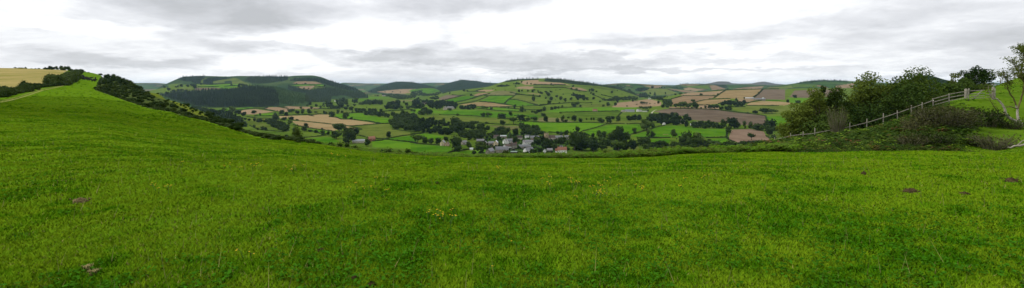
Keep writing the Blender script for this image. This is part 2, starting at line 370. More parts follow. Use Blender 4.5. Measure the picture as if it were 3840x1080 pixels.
M = {}
M['turf'] = m_turf(); M['patch'] = m_patch(); M['plant'] = m_plant(); M['grass'] = m_grass()
FIELD = {
 'gb': m_field('bright_pasture', (0.040, 0.122, 0.004), (0.078, 0.168, 0.008)),
 'gm': m_field('meadow_pasture', (0.048, 0.094, 0.008), (0.090, 0.134, 0.016)),
 'gd': m_field('rough_pasture', (0.022, 0.056, 0.008), (0.040, 0.080, 0.014)),
 'go': m_field('hay_meadow', (0.060, 0.092, 0.012), (0.105, 0.130, 0.024)),
 'st': m_field('barley_stubble', (0.205, 0.148, 0.066), (0.268, 0.198, 0.098), rows=(0.09, 0.5)),
 'sp': m_field('pale_stubble', (0.190, 0.130, 0.070), (0.250, 0.180, 0.105), rows=(0.08, 1.2)),
 'ht': m_field('mown_hay', (0.095, 0.10, 0.035), (0.14, 0.135, 0.055)),
 'pl': m_field('ploughed_soil', (0.105, 0.078, 0.053), (0.140, 0.108, 0.076), rows=(0.13, 0.9)),
 'pk': m_field('pink_soil', (0.165, 0.112, 0.076), (0.210, 0.148, 0.104), rows=(0.16, 0.3)),
 'fo': m_field('forest_floor', (0.011, 0.022, 0.009), (0.022, 0.036, 0.013)),
 'wh': m_field('ripe_wheat', (0.215, 0.205, 0.050), (0.330, 0.260, 0.105), 0.035),
 'ry': m_field('yellow_grass', (0.075, 0.115, 0.010), (0.115, 0.140, 0.020), 0.12),
 'sg': m_field('scrub_ground', (0.035, 0.062, 0.014), (0.075, 0.095, 0.028), 0.2),
 'bk': m_field('bank_grass', (0.040, 0.100, 0.005), (0.085, 0.150, 0.010), 0.25),
 'bg': m_field('bracken_ground', (0.030, 0.068, 0.010), (0.060, 0.10, 0.018), 0.3),
 'ch': m_field('chalk_track', (0.34, 0.32, 0.27), (0.46, 0.44, 0.38), 0.3),
 'rt': m_field('worn_grass', (0.13, 0.17, 0.03), (0.21, 0.22, 0.06), 0.5),
 'rd': m_field('tarmac', (0.14, 0.14, 0.135), (0.21, 0.21, 0.20), 0.2),
 'moor': m_field('moorland', (0.05, 0.05, 0.035), (0.09, 0.075, 0.05), 0.001),
}
M['leaf_dark'] = m_leaf('dark_foliage', (0.010, 0.024, 0.003), (0.033, 0.058, 0.009))
M['leaf_mid'] = m_leaf('green_foliage', (0.016, 0.036, 0.005), (0.046, 0.076, 0.012))
M['leaf_lite'] = m_leaf('light_foliage', (0.022, 0.046, 0.005), (0.062, 0.098, 0.014))
M['leaf_pine'] = m_leaf('conifer_needles', (0.010, 0.022, 0.007), (0.032, 0.054, 0.016), 0.1, 0.012)
M['leaf_wood'] = m_leaf('woodland_foliage', (0.009, 0.022, 0.003), (0.031, 0.055, 0.009), 0.15, 0.045)
M['leaf_oak'] = m_leaf('oak_leaves', (0.040, 0.080, 0.009), (0.125, 0.165, 0.024), 0.3, 0.8)
M['leaf_ash'] = m_leaf('olive_leaves', (0.036, 0.062, 0.009), (0.105, 0.130, 0.022), 0.3, 0.8)
M['leaf_deep'] = m_leaf('holly_leaves', (0.016, 0.038, 0.006), (0.060, 0.100, 0.016), 0.2, 0.8)
M['leaf_gorse'] = m_leaf('thicket_leaves', (0.018, 0.038, 0.005), (0.052, 0.080, 0.014), 0.2, 0.4)
M['leaf_yellow'] = m_leaf('yellowing_leaves', (0.10, 0.13, 0.02), (0.22, 0.22, 0.05), 0.35, 1.2)
M['leaf_hedge'] = m_leaf('hedge_leaves', (0.011, 0.025, 0.004), (0.036, 0.060, 0.010), 0.15, 0.15)
M['fern'] = m_leaf('bracken_fronds', (0.026, 0.062, 0.005), (0.078, 0.112, 0.012), 0.3, 0.55)
M['fernlit'] = m_leaf('young_bracken', (0.062, 0.145, 0.006), (0.135, 0.215, 0.014), 0.3, 0.55)
M['ferndead'] = m_leaf('russet_bracken', (0.09, 0.052, 0.015), (0.14, 0.085, 0.028), 0.2, 0.7)
M['twig'] = m_bark('grey_twigs', (0.085, 0.082, 0.045), (0.17, 0.16, 0.095))
M['bark'] = m_bark('brown_bark', (0.045, 0.035, 0.022), (0.10, 0.08, 0.055))
M['pale_bark'] = m_bark('weathered_wood', (0.20, 0.175, 0.14), (0.42, 0.38, 0.32))
M['moss_bark'] = m_bark('mossy_bark', (0.075, 0.068, 0.022), (0.17, 0.14, 0.06))
M['timber'] = m_bark('weathered_timber', (0.19, 0.172, 0.14), (0.36, 0.33, 0.27), 9)
M['cow'] = m_plain('black_hide', (0.010, 0.009, 0.009), 0.3, 3)
M['cow_tan'] = m_plain('tan_hide', (0.38, 0.27, 0.14), 0.2, 3)
M['earth'] = m_plain('crumbled_earth', (0.062, 0.046, 0.022), 0.5, 22, 1.0, 0.0, 1.0, 60)
M['dung'] = m_plain('dried_dung', (0.18, 0.140, 0.065), 0.6, 13, 1.0, 0.0, 1.0, 40)
M['straw'] = m_plain('straw_tuft', (0.30, 0.26, 0.10), 0.4, 25)
M['petal'] = m_plain('yellow_petals', (0.75, 0.52, 0.02), 0.15, 30)
M['stem'] = m_plain('flower_stem', (0.06, 0.12, 0.02), 0.3, 30)
for nm, c in (('white', (0.84, 0.83, 0.80)), ('cream', (0.66, 0.55, 0.36)), ('pinkwall', (0.55, 0.38, 0.29)), ('stone', (0.27, 0.24, 0.19)),
              ('sandstone', (0.26, 0.205, 0.12)), ('brick', (0.26, 0.105, 0.07)), ('palestone', (0.44, 0.39, 0.31)), ('boards', (0.10, 0.085, 0.07))):
    M[nm] = m_plain(nm + '_wall', c, 0.14, 0.5, 0.9, 0.15)
for nm, c in (('slate', (0.225, 0.225, 0.235)), ('greyroof', (0.29, 0.285, 0.285)), ('brownroof', (0.135, 0.10, 0.085)), ('redtile', (0.30, 0.135, 0.085)),
              ('asbestos', (0.36, 0.37, 0.38)), ('whiteroof', (0.66, 0.68, 0.70)), ('browntile', (0.085, 0.06, 0.05)), ('greenroof', (0.33, 0.42, 0.36))):
    M[nm] = m_plain(nm, c, 0.22, 0.9, 0.8, 0.25)
M['glass'] = m_plain('window_glass', (0.03, 0.035, 0.04), 0.3, 1, 0.15, 0.5)
M['door'] = m_plain('painted_door', (0.09, 0.07, 0.055), 0.2, 1)
M['metal'] = m_plain('galvanised_metal', (0.42, 0.43, 0.44), 0.15, 1, 0.5, 0.5)

# ------------------------------------------------------------------ fields: outline in the photograph -> ground kind
FL = [
 ('V','gd',[(0,385),(120,230),(380,140),(700,110),(1000,120),(1300,140),(1800,150),(1850,420),(1600,530),(1100,530),(700,600),(150,590),(60,470)]),
 ('A','fo',[(0,395),(200,365),(680,330),(1250,300),(1560,270),(1750,240),(1900,230),(2300,290),(2380,420),(2400,620),(2100,660),(1800,660),(1000,665),(700,620),(300,520)]),
 ('A','pl',[(680,325),(720,265),(1190,258),(1230,285),(1000,305)]),
 ('A','gb',[(760,245),(1000,210),(1380,190),(1600,200),(1580,240),(1300,290),(1200,265),(760,250)]),
 ('A','go',[(205,300),(400,270),(655,260),(655,310),(560,325),(200,330)]),
 ('A','gm',[(150,210),(250,185),(480,180),(400,230),(200,255)]),
 ('A','go',[(1060,150),(1120,110),(1280,90),(1480,60),(1560,80),(1700,150),(1850,180),(1600,190),(1300,165),(1080,175)]),
 ('A','go',[(820,120),(910,65),(950,70),(870,120),(860,170),(815,160)]),
 ('A','fo',[(370,95),(460,45),(890,35),(920,60),(820,120),(810,190),(760,190),(620,140),(540,140),(400,110)]),
 ('A','fo',[(870,130),(950,70),(1130,60),(1480,70),(1200,110),(1060,140),(1050,200),(870,190)]),
 ('A','fo',[(1300,130),(1440,120),(1450,170),(1300,170)]),
 ('A','fo',[(1700,110),(1820,40),(2050,45),(2350,100),(2440,130),(2200,170),(2000,180),(1850,170)]),
 ('A','fo',[(2050,40),(2574,35),(2574,100),(2440,140)]),
 ('C','fo',[(0,70),(560,20),(800,60),(1000,110),(1250,170),(1420,250),(1440,270),(1200,260),(900,190),(620,100),(560,75),(180,80)]),
 ('C','sp',[(90,120),(180,85),(340,78),(560,90),(700,130),(600,140),(300,140)]),
 ('C','gb',[(20,165),(200,145),(560,145),(710,145),(720,185),(620,185),(450,165),(150,180)]),
 ('C','sp',[(160,195),(300,180),(540,165),(600,190),(440,255),(320,235),(200,210)]),
 ('C','go',[(540,170),(740,190),(740,215),(560,225),(440,255)]),
 ('C','fo',[(370,310),(560,240),(740,210),(1000,220),(1250,300),(1440,280),(1560,340),(1590,400),(1300,425),(1180,370),(1050,360),(980,385),(880,380),(860,500),(350,500),(350,330)]),
 ('C','fo',[(0,180),(150,190),(330,260),(480,260),(380,310),(150,290),(0,240)]),
 ('C','sp',[(1780,290),(1980,265),(2250,240),(2400,235),(2560,235),(2500,300),(2350,330),(2000,320)]),
 ('C','gb',[(2420,275),(2574,235),(2574,290),(2480,300)]),
 ('C','sp',[(-300,640),(0,580),(430,595),(640,610),(640,640),(0,640)]),
 ('C','go',[(480,640),(1040,645),(1290,680),(1280,724),(470,724)]),
 ('C','gm',[(1110,590),(1300,560),(1900,570),(1900,630),(1650,650),(1330,620)]),
 ('C','go',[(1220,540),(1420,545),(1420,560),(1100,580)]),
 ('C','gb',[(1410,430),(1600,440),(1600,465),(1420,465)]),
 ('C','gb',[(1600,395),(1900,400),(2080,420),(1600,430)]),
 ('C','go',[(1690,345),(1900,345),(1900,385),(1690,375)]),
 ('C','gb',[(1450,265),(1560,265),(1550,290),(1450,285)]),
 ('C','ht',[(2100,470),(2574,450),(2574,475),(2110,490)]),
 ('D','st',[(0,130),(430,120),(620,105),(820,105),(830,150),(980,165),(1070,205),(1250,205),(1700,270),(1780,285),(1240,335),(1000,305),(600,270),(340,245),(60,215)]),
 ('D','st',[(50,230),(350,250),(850,300),(1150,330),(1400,385),(1440,405),(1320,405),(1110,370),(900,440),(430,380),(200,320)]),
 ('D','gb',[(960,100),(1100,85),(1500,75),(1580,120),(1900,175),(2040,185),(2040,275),(1880,285),(1600,235),(1380,210),(960,160)]),
 ('D','go',[(1240,340),(1700,310),(1880,295),(2050,295),(2060,380),(2200,420),(2574,480),(2560,505),(2130,555),(1930,600),(1700,575),(1420,515),(1430,440),(1500,405)]),
 ('D','gb',[(1930,605),(2130,570),(2574,515),(2700,560),(2574,650),(2200,620)]),
 ('D','gb',[(1690,650),(1930,610),(2200,640),(2574,680),(2574,800),(1690,760)]),
 ('D','gb',[(310,600),(700,560),(850,560),(1040,650),(700,700),(400,640)]),
 ('D','gm',[(300,480),(380,455),(640,490),(640,530),(300,550)]),
 ('D','gb',[(380,390),(690,420),(890,450),(840,490),(560,440)]),
 ('D','go',[(1900,70),(2200,40),(2574,70),(2574,130),(2300,70),(2000,80)]),
 ('B','sp',[(1600,90),(1700,65),(1930,50),(2290,100),(2000,140),(1890,160),(1620,150)]),
 ('B','sp',[(2070,50),(2150,15),(2400,5),(2574,40),(2574,105),(2350,95)]),
 ('B','gb',[(1090,80),(1260,40),(1390,25),(1390,90),(1150,95)]),
 ('B','gb',[(1535,45),(1650,25),(1830,5),(1900,20),(1700,55),(1540,70)]),
 ('B','gb',[(1890,185),(2000,150),(2280,130),(2240,180),(2000,195)]),
 ('B','go',[(1640,270),(1800,285),(2050,320),(2310,440),(2270,450),(1960,420),(1870,370),(1700,330)]),
 ('B','go',[(1640,235),(2000,230),(2250,240),(2480,300),(2480,330),(2100,290),(1900,295)]),
 ('B','st',[(2390,190),(2574,185),(2574,240),(2420,235)]),
 ('B','gm',[(2280,510),(2574,530),(2574,590),(2300,560)]),
 ('E','gb',[(0,245),(240,235),(220,285),(60,285),(0,265)]),
 ('E','gb',[(220,300),(250,225),(450,225),(600,275),(480,305),(330,325)]),
 ('E','pl',[(530,430),(720,355),(900,360),(1040,370),(690,455),(620,455)]),
 ('E','gb',[(720,460),(1110,375),(1320,395),(1100,460),(940,500),(780,490)]),
 ('E','gm',[(950,520),(1330,400),(1560,370),(1400,445),(1200,500),(980,540)]),
 ('E','gm',[(1000,355),(1180,295),(1370,300),(1240,350),(1240,375),(1100,370)]),
 ('E','sp',[(1310,280),(1450,250),(1700,250),(1600,285),(1400,290)]),
 ('E','sp',[(1230,375),(1370,315),(1590,310),(1480,350),(1360,385)]),
 ('E','ht',[(1520,360),(1640,290),(1850,265),(2110,285),(2130,320),(2080,360),(1900,370)]),
 ('E','gb',[(1390,480),(1620,375),(2080,370),(1980,440),(1890,530),(1570,490)]),
 ('E','gb',[(1900,540),(1980,450),(2100,455),(2530,570),(2100,580),(1960,555)]),
 ('E','go',[(2010,440),(2130,340),(2300,365),(2480,400),(2574,540),(2300,480)]),
 ('E','st',[(980,550),(1310,500),(1550,500),(1870,550),(2070,580),(1800,590),(1300,590)]),
 ('E','sp',[(2090,220),(2200,185),(2490,180),(2490,215),(2400,240)]),
 ('E','sp',[(2180,85),(2400,55),(2574,50),(2574,140),(2300,155),(2250,130)]),
 ('E','sp',[(2320,310),(2574,330),(2620,350),(2400,330)]),
 ('E','fo',[(1700,175),(1850,150),(2030,165),(1900,185),(1750,190)]),
 ('E','gm',[(1180,270),(1400,210),(1700,200),(2000,200),(1960,240),(1700,240),(1450,240),(1290,285)]),
 ('E','fo',[(1830,100),(2000,60),(2150,40),(2400,32),(2574,35),(2574,48),(2200,60),(1950,95)]),
 ('E','gb',[(1320,590),(1560,600),(2030,640),(2180,655),(2190,690),(1700,665),(1310,620)]),
 ('E','gb',[(0,640),(300,625),(560,680),(900,660),(1300,660),(1420,690),(1900,720),(0,724)]),
 ('G','go',[(150,95),(450,90),(800,115),(1240,130),(1410,160),(1400,200),(1270,190),(940,180),(560,170),(300,140)]),
 ('G','gb',[(410,70),(540,25),(1000,20),(1400,50),(1820,90),(1820,115),(1500,100),(1240,115),(1150,110),(900,85),(470,70)]),
 ('G','gb',[(1530,175),(1829,185),(1829,260),(1740,250),(1550,190)]),
 ('G','ht',[(1090,225),(1560,240),(1540,300),(1420,300),(1250,270)]),
 ('G','gm',[(290,240),(580,250),(590,320),(550,315),(400,265)]),
 ('G','gb',[(0,395),(180,345),(330,360),(480,390),(470,410),(340,430),(150,400),(60,400)]),
 ('G','gb',[(0,490),(400,520),(570,545),(600,590),(440,640),(200,640),(0,600)]),
 ('G','gb',[(470,660),(620,610),(800,590),(1100,575),(1100,605),(700,640),(560,680)]),
 ('G','gm',[(0,340),(80,345),(0,380)]),
 ('G','gb',[(1570,345),(1700,350),(1690,390),(1580,385)]),
 ('G','gb',[(1750,560),(1829,555),(1829,590),(1770,585)]),
 ('H','fo',[(210,75),(250,22),(600,45),(1100,105),(1400,155),(1560,180),(2000,290),(2120,380),(1700,240),(1300,175),(900,150),(600,110),(300,90)]),
 ('H','sp',[(0,80),(220,90),(560,110),(780,165),(600,150),(0,145)]),
 ('H','go',[(0,150),(600,155),(760,175),(640,210),(0,200)]),
 ('H','sp',[(680,210),(800,200),(950,210),(1100,265),(900,280),(760,240)]),
 ('H','go',[(900,170),(1300,190),(1700,260),(1600,270),(1300,230)]),
 ('H','gb',[(200,690),(480,640),(900,610),(1500,600),(2090,600),(2080,650),(1400,685),(1000,690),(560,710)]),
 ('H','go',[(930,550),(1150,540),(1500,530),(1640,560),(1500,600),(900,600)]),
 ('H','sp',[(1570,600),(1700,510),(1990,480),(2300,440),(2400,450),(2574,500),(2574,580),(2200,590),(2000,605)]),
 ('H','go',[(2200,285),(2400,230),(2574,225),(2574,360),(2450,340),(2280,340)]),
 ('H','sp',[(1850,165),(1900,150),(1960,155),(1940,165)]),
 ('H','sp',[(2200,165),(2574,165),(2574,200),(2400,220),(2300,190)]),
 ('H','fo',[(2040,265),(2100,210),(2230,195),(2330,225),(2300,250),(2180,280)]),
 ('I','ht',[(50,170),(80,125),(150,120),(380,125),(600,180),(500,185),(220,180)]),
 ('I','gb',[(0,195),(300,190),(900,195),(1050,215),(860,285),(700,310),(540,340),(230,325),(0,260)]),
 ('I','gb',[(720,320),(1080,225),(1540,215),(1540,300),(1350,360),(1080,350),(820,380)]),
 ('I','gm',[(400,90),(580,45),(1240,35),(1180,130),(900,140),(560,150),(400,110)]),
 ('I','gm',[(1200,140),(1260,40),(1680,20),(1700,60),(1560,100),(1280,130)]),
 ('I','gb',[(1400,380),(1829,245),(1829,400),(1620,390),(1480,400)]),
 ('I','go',[(740,165),(1560,165),(1560,195),(1330,200),(900,190)]),
 ('I','gm',[(1690,430),(1829,420),(1829,490),(1700,480)]),
 ('I','go',[(1010,520),(1130,520),(1120,570),(1050,570)]),
 ('I','go',[(1320,500),(1500,520),(1520,590),(1320,570)]),
 ('I','go',[(1660,570),(1829,550),(1829,600),(1680,600)]),
 ('J','go',[(0,235),(300,230),(560,320),(480,340),(0,365)]),
 ('J','sp',[(350,225),(700,260),(960,295),(850,310),(650,300),(500,260)]),
 ('J','sp',[(650,230),(760,205),(1100,255),(900,275),(700,255)]),
 ('J','gm',[(600,180),(1150,160),(1200,240),(760,200)]),
 ('J','sp',[(1190,170),(1300,160),(1520,230),(1230,260)]),
 ('J','gd',[(1500,150),(1900,150),(2100,160),(1750,210),(1560,200)]),
 ('J','fo',[(1260,140),(1500,140),(1560,200),(1480,220),(1300,160)]),
 ('J','sp',[(1620,240),(1900,200),(2280,175),(2230,220),(1950,240)]),
 ('J','sp',[(980,300),(1300,280),(1490,265),(1390,330),(1320,360),(640,370),(600,350),(700,320)]),
 ('J','sp',[(430,440),(640,375),(1320,370),(1270,410),(1150,440),(900,500),(800,520),(430,560)]),
 ('J','st',[(1290,420),(1400,340),(1500,265),(2260,240),(2150,350),(2060,410),(1900,430),(1600,425)]),
 ('J','pl',[(2080,410),(2260,245),(2700,240),(2700,450),(2280,445)]),
 ('J','st',[(870,510),(1100,450),(1620,435),(1500,490),(1360,530),(1000,560)]),
 ('J','sp',[(1760,430),(2200,440),(1920,510),(1760,480)]),
 ('J','sp',[(980,560),(1370,560),(1380,640),(980,640)]),
 ('J','sp',[(380,590),(1000,600),(1000,640),(380,640)]),
 ('J','st',[(1930,545),(2000,510),(2200,480),(2574,480),(2700,500),(2900,520),(2700,565),(1950,565)]),
 ('J','gb',[(2300,450),(2574,450),(2650,485),(2400,480)]),
 ('J','go',[(1650,620),(1920,575),(2574,575),(3000,580),(3000,700),(2200,724),(1900,690)]),
 ('K','pl',[(50,35),(150,5),(300,-15),(550,-15),(840,-10),(1200,45),(1460,70),(1640,95),(1640,160),(1690,220),(1560,230),(1400,230),(1000,190),(600,150),(420,90)]),
 ('K','gb',[(0,280),(200,240),(400,235),(700,280),(1080,275),(1100,370),(800,395),(370,400),(0,400)]),
 ('K','gb',[(0,425),(280,420),(260,490),(200,490),(0,480)]),
 ('K','gb',[(800,430),(1080,415),(1100,460),(1050,495),(800,470)]),
 ('K','pk',[(1120,390),(1160,290),(1430,280),(1620,320),(1650,380),(1720,430),(1790,450),(1790,465),(1690,490),(1450,480),(1260,475),(1120,430)]),
 ('K','gb',[(1645,100),(1829,100),(2100,110),(2100,250),(1740,230),(1650,160)]),
 ('K','go',[(1740,355),(1829,350),(1829,400),(1750,390)]),
 ('N','pl',[(240,220),(370,215),(600,210),(500,275),(340,275),(200,270)]),
 ('N','gb',[(200,275),(340,280),(500,280),(500,320),(330,320),(200,310)]),
 ('N','gm',[(220,170),(420,175),(400,190),(230,195)]),
 ('N','go',[(80,205),(215,180),(230,200)]),
 ('N','sp',[(540,190),(700,160),(690,175),(600,215)]),
]
FIELDNAME = {'gb': 'pasture_field', 'gm': 'pasture_field', 'gd': 'rough_pasture', 'go': 'hay_meadow', 'st': 'stubble_field', 'sp': 'stubble_field', 'ht': 'mown_field', 'pl': 'ploughed_field', 'pk': 'ploughed_field', 'fo': 'forest_floor'}

def grid_faces(nr, nc):
    i = np.arange(nr - 1)[:, None] * nc + np.arange(nc - 1)[None]
    return np.stack([i, i + 1, i + nc + 1, i + nc], -1).reshape(-1, 4)
def sub_obj(name, V, faces, mat, kind='structure', smooth=True):
    ids, inv = np.unique(faces.ravel(), return_inverse=True)
    o = obj(name, mesh(name, V[ids], [inv.reshape(-1, 4)], mat, None, smooth)); o['kind'] = kind; return o

# far land: valley floor and hills in one height field, cut into parcels
def build_far():
    ua = np.concatenate([np.arange(-7000, -900, 220.0), np.arange(-900, 480, 16.0), np.arange(480, 3120, 2.0), np.arange(3120, 4800, 14.0), np.arange(4800, 11000, 220.0)])
    Ya = np.exp(np.concatenate([np.linspace(math.log(335), math.log(1000), 260)[:-1], np.linspace(math.log(1000), math.log(7000), 460)[:-1], np.linspace(math.log(7000), math.log(30000), 160)]))
    U, Y = np.meshgrid(ua, Ya); Z, K = far_uz(U, Y, True)
    X = np.clip((U - 1920) / F * Y, -34500, 34500); V = np.stack([X, Y, Z], -1).reshape(-1, 3)
    f = grid_faces(len(Ya), len(ua))
    c = V[f].mean(1); cu, cv = proj(c[:, 0], c[:, 1], c[:, 2])
    kc = K.reshape(-1)[f[:, 0]]
    lab = np.full(len(f), -1)
    for i, (t, kind, pts) in enumerate(FL):
        p = T(t, pts); hs = np.array([hit(u, v, near=False)[1] for u, v in p])
        sel = (cu > p[:, 0].min()) & (cu < p[:, 0].max()) & (cv > p[:, 1].min()) & (cv < p[:, 1].max()) & (c[:, 1] > np.sort(hs)[1] * 0.93) & (c[:, 1] < np.sort(hs)[-2] * 1.08)
        idx = np.nonzero(sel)[0]
        if len(idx): lab[idx[inpoly(cu[idx], cv[idx], p)]] = i
    for i, (t, kind, pts) in enumerate(FL):
        s = lab == i
        if s.sum() > 1: sub_obj(FIELDNAME[kind], V, f[s], FIELD[kind])
    kinds = np.array([{'plant': 1, 'far': 2, 'grass': 3, 'moor': 4, 'dark': 5}[h[0]] for h in HILLS] + [0])[kc]
    kinds[(kinds == 0) & (c[:, 1] > 4200)] = 2
    for k, nm, m in ((0, 'valley_floor', FIELD['gm']), (1, 'plantation_hill', M['plant']), (2, 'far_farmland', M['patch']), (3, 'farmed_hill', FIELD['gm']), (4, 'moorland_hill', FIELD['moor']), (5, 'wooded_hill', FIELD['fo'])):
        s = (lab == -1) & (kinds == k)
        if s.any(): sub_obj(nm, V, f[s], m)
build_far()

# near hill
NEARP = [  # (kind, Ymin, Ymax, outline)
 ('wh', 90, 800, np.array([(-900, 372), (-300, 356), (0, 343), (60, 340), (120, 324), (165, 314), (196, 300), (215, 286), (236, 274), (250, 268), (262, 255), (262, 235), (0, 235), (-900, 235)], float)),
 ('ch', 90, 800, T('T' if 0 else 'L', [(670, 372), (760, 350), (870, 300), (930, 278), (1000, 235), (1035, 200), (1030, 170), (1075, 170), (1075, 200), (1040, 240), (960, 290), (860, 335), (790, 365), (720, 385)])),
 ('sg', 70, 800, np.array([(357, 338), (372, 300), (385, 276), (400, 262), (480, 262), (640, 300), (900, 430), (960, 500), (930, 505), (851, 480), (785, 459), (677, 433), (640, 420), (556, 406), (473, 378), (401, 353)], float)),
 ('ry', 70, 800, T('Q', [(85, 225), (140, 235), (400, 340), (560, 410), (700, 500), (850, 545), (760, 545), (640, 500), (440, 400), (300, 320), (150, 270), (100, 250)])),
 ('bk', 29, 170, np.array([(3400, 620), (3480, 520), (3540, 440), (3560, 380), (3560, 200), (4500, 100), (4500, 620)], float)),
 ('bg', 26, 78, np.array([(2700, 572), (2760, 571), (3560, 566), (3560, 530), (3500, 470), (3560, 380), (3600, 300), (2700, 300)], float)),
]
def build_near():
    ua = np.concatenate([-700 - np.geomspace(16, 40000, 60)[::-1], np.arange(-700, -40, 16.0), np.arange(-40, 3880, 6.0), np.arange(3880, 4400, 14.0), 4400 + np.geomspace(16, 40000, 60)])
    Ya = np.exp(np.concatenate([np.linspace(math.log(0.5), math.log(3), 40)[:-1], np.linspace(math.log(3), math.log(120), 420)[:-1], np.linspace(math.log(120), math.log(800), 260)]))
    U, Y = np.meshgrid(ua, Ya); Z = near_uz(U, Y); X = (U - 1920) / F * Y
    V = np.stack([X, Y, Z], -1).reshape(-1, 3); f = grid_faces(len(Ya), len(ua))
    c = V[f].mean(1); cu, cv = proj(c[:, 0], c[:, 1], c[:, 2]); lab = np.full(len(f), -1)
    for i, (k, y0, y1, p) in enumerate(NEARP):
        s = np.nonzero((c[:, 1] > y0) & (c[:, 1] < y1))[0]; lab[s[inpoly(cu[s], cv[s], p)]] = i
    # beyond the visible brow the hidden flank is rough ground
    for i, (k, y0, y1, p) in enumerate(NEARP):
        sub_obj({'wh': 'wheat_field', 'ch': 'chalk_track', 'sg': 'scrub_slope', 'ry': 'grass_slope', 'bg': 'bracken_bank', 'bk': 'bank_grass'}[k], V, f[lab == i], FIELD[k])
    sub_obj('pasture', V, f[lab == -1], M['turf'])
    # turf behind the viewer
    g = np.linspace(-70, 70, 57); gx, gy = np.meshgrid(g, np.linspace(-60, 0.55, 40))
    v = np.stack([gx, gy, np.full(gx.shape, -0.03)], -1).reshape(-1, 3)
    o = obj('pasture', mesh('pasture', v, [grid_faces(40, 57)], M['turf'])); o['kind'] = 'structure'
build_near()
def strip(name, uv, half, mat, near=True, up=0.03, seg=40, taper=None):
    """a ribbon of ground laid along a line of pixels"""
    P = np.array([hit(u, v, near=near, far=not near) for u, v in uv]); t = np.linspace(0, len(P) - 1, seg); i = np.minimum(t.astype(int), len(P) - 2); fr = (t - i)[:, None]
    C = P[i] * (1 - fr) + P[i + 1] * fr; d = np.gradient(C, axis=0); nrm = np.c_[-d[:, 1], d[:, 0], 0 * d[:, 0]]; nrm /= np.linalg.norm(nrm, axis=1)[:, None] + 1e-9
    w = np.linspace(-half, half, 5); v = C[:, None] + nrm[:, None] * w[None, :, None]
    v[..., 2] = ground(v[..., 0], v[..., 1], near) + up
    o = obj(name, mesh(name, v.reshape(-1, 3), [grid_faces(seg, 5)], mat, None, True)); o['kind'] = 'structure'; return o
for off in (0, 1):
    strip('wheel_track', T('L', [(-40, 640 + off * 20), (230, 585 + off * 22), (400, 535 + off * 26), (560, 482 + off * 24), (680, 445 + off * 20), (830, 420 + off * 14), (1000, 385 + off * 10), (1120, 330 + off * 14), (1200, 280 + off * 10)]), 0.32, FIELD['rt'], up=0.05, seg=90)
strip('village_lane', T('V', [(955, 590), (985, 555), (1000, 520), (1005, 480), (1000, 470)]), 3.4, FIELD['rd'], near=False, up=0.25)
strip('farm_track', T('I', [(1690, 75), (1695, 45), (1725, 20), (1760, 5)]), 2.6, FIELD['ch'], near=False, up=0.3)

# ------------------------------------------------------------------ vegetation: templates of leaves
def rand_unit(n, r): 
    d = r.normal(size=(n, 3)); return d / np.linalg.norm(d, axis=1)[:, None]
def leaf_quads(c, nrm, size, r, fold=0.0):
    """a quad at each point c, facing nrm"""
    n = len(c); t = np.cross(nrm, rand_unit(n, r)); t /= np.linalg.norm(t, axis=1)[:, None] + 1e-9; b = np.cross(nrm, t)
    s = np.broadcast_to(np.asarray(size, float), (n,))[:, None]; a = s * (0.75 + 0.5 * r.random((n, 1)))
    v = np.stack([c - t * a, c - b * s * 0.62, c + t * a, c + b * s * 0.62], 1).reshape(-1, 3)
    return v, np.arange(4 * n).reshape(-1, 4)
def ico(sub=1):
    import bmesh
    bm = bmesh.new(); bmesh.ops.create_icosphere(bm, subdivisions=sub, radius=1.0)
    v = np.array([x.co[:] for x in bm.verts]); f = np.array([[q.index for q in p.verts] for p in bm.faces]); bm.free(); return v, f
ICO1, ICO2 = ico(1), ico(2)
def crown_template(seed, nleaf=170, kind='round'):
    """crown in a unit box: x, y in -0.5..0.5, z 0..1 (leaves start above the stem)"""
    r = np.random.default_rng(seed)
    nl = int(r.integers(7, 11)); L = []
    for k in range(nl):
        a = r.random() * 6.28; h = r.random()
        if kind == 'tall': z = 0.18 + 0.64 * h; rad = 0.20 * (1 - 0.5 * abs(h - 0.4)); R = 0.22
        elif kind == 'wide': z = 0.36 + 0.36 * h; rad = 0.30 * math.sqrt(r.random()); R = 0.24
        else: z = 0.24 + 0.50 * h; rad = 0.27 * math.sqrt(r.random() * (1.15 - h * 0.8)); R = 0.23
        L.append((rad * math.cos(a), rad * math.sin(a), z, R * (0.75 + 0.5 * r.random())))
    L = np.array(L); v = []; f = []; n = 0
    for x, y, z, R in L:            # dark mass of each bough
        vv = ICO1[0] * R * 0.82 * (0.85 + 0.3 * r.random((len(ICO1[0]), 1))) * (1, 1, 0.9) + (x, y, z); v.append(vv); f.append(ICO1[1] + n); n += len(vv)
    tv = np.concatenate(v); tf = np.concatenate(f)
    k = r.integers(0, nl, nleaf); d = rand_unit(nleaf, r); d[:, 2] = d[:, 2] * 0.85 + 0.12
    p = L[k, :3] + d * (L[k, 3] * (0.85 + 0.42 * r.random(nleaf) ** 1.5))[:, None]
    nr = d + rand_unit(nleaf, r) * 0.7; nr /= np.linalg.norm(nr, axis=1)[:, None]
    lv, lf = leaf_quads(p, nr, 0.055 + 0.045 * r.random(nleaf), r)
    return np.concatenate([tv, lv]), tf, lf + len(tv)
def conifer_template(seed, layers=9):
    r = np.random.default_rng(seed); v = []; f = []; n = 0; q = []
    for k in range(layers):
        z0 = 0.10 + 0.86 * k / layers; R = 0.46 * (1 - (k / layers)) ** 0.85 + 0.03; m = 9
        a = np.arange(m) * 6.283 / m + r.random() * 3; rr = R * (0.65 + 0.5 * r.random(m))
        ring = np.c_[rr * np.cos(a), rr * np.sin(a), z0 - 0.05 * r.random(m)]; top = np.array([[0, 0, min(1.0, z0 + 1.9 / layers)]])
        v.append(np.concatenate([ring, top])); f.append(np.array([(n + i, n + (i + 1) % m, n + m) for i in range(m)])); n += m + 1
    return np.concatenate(v), np.concatenate(f), np.zeros((0, 4), int)
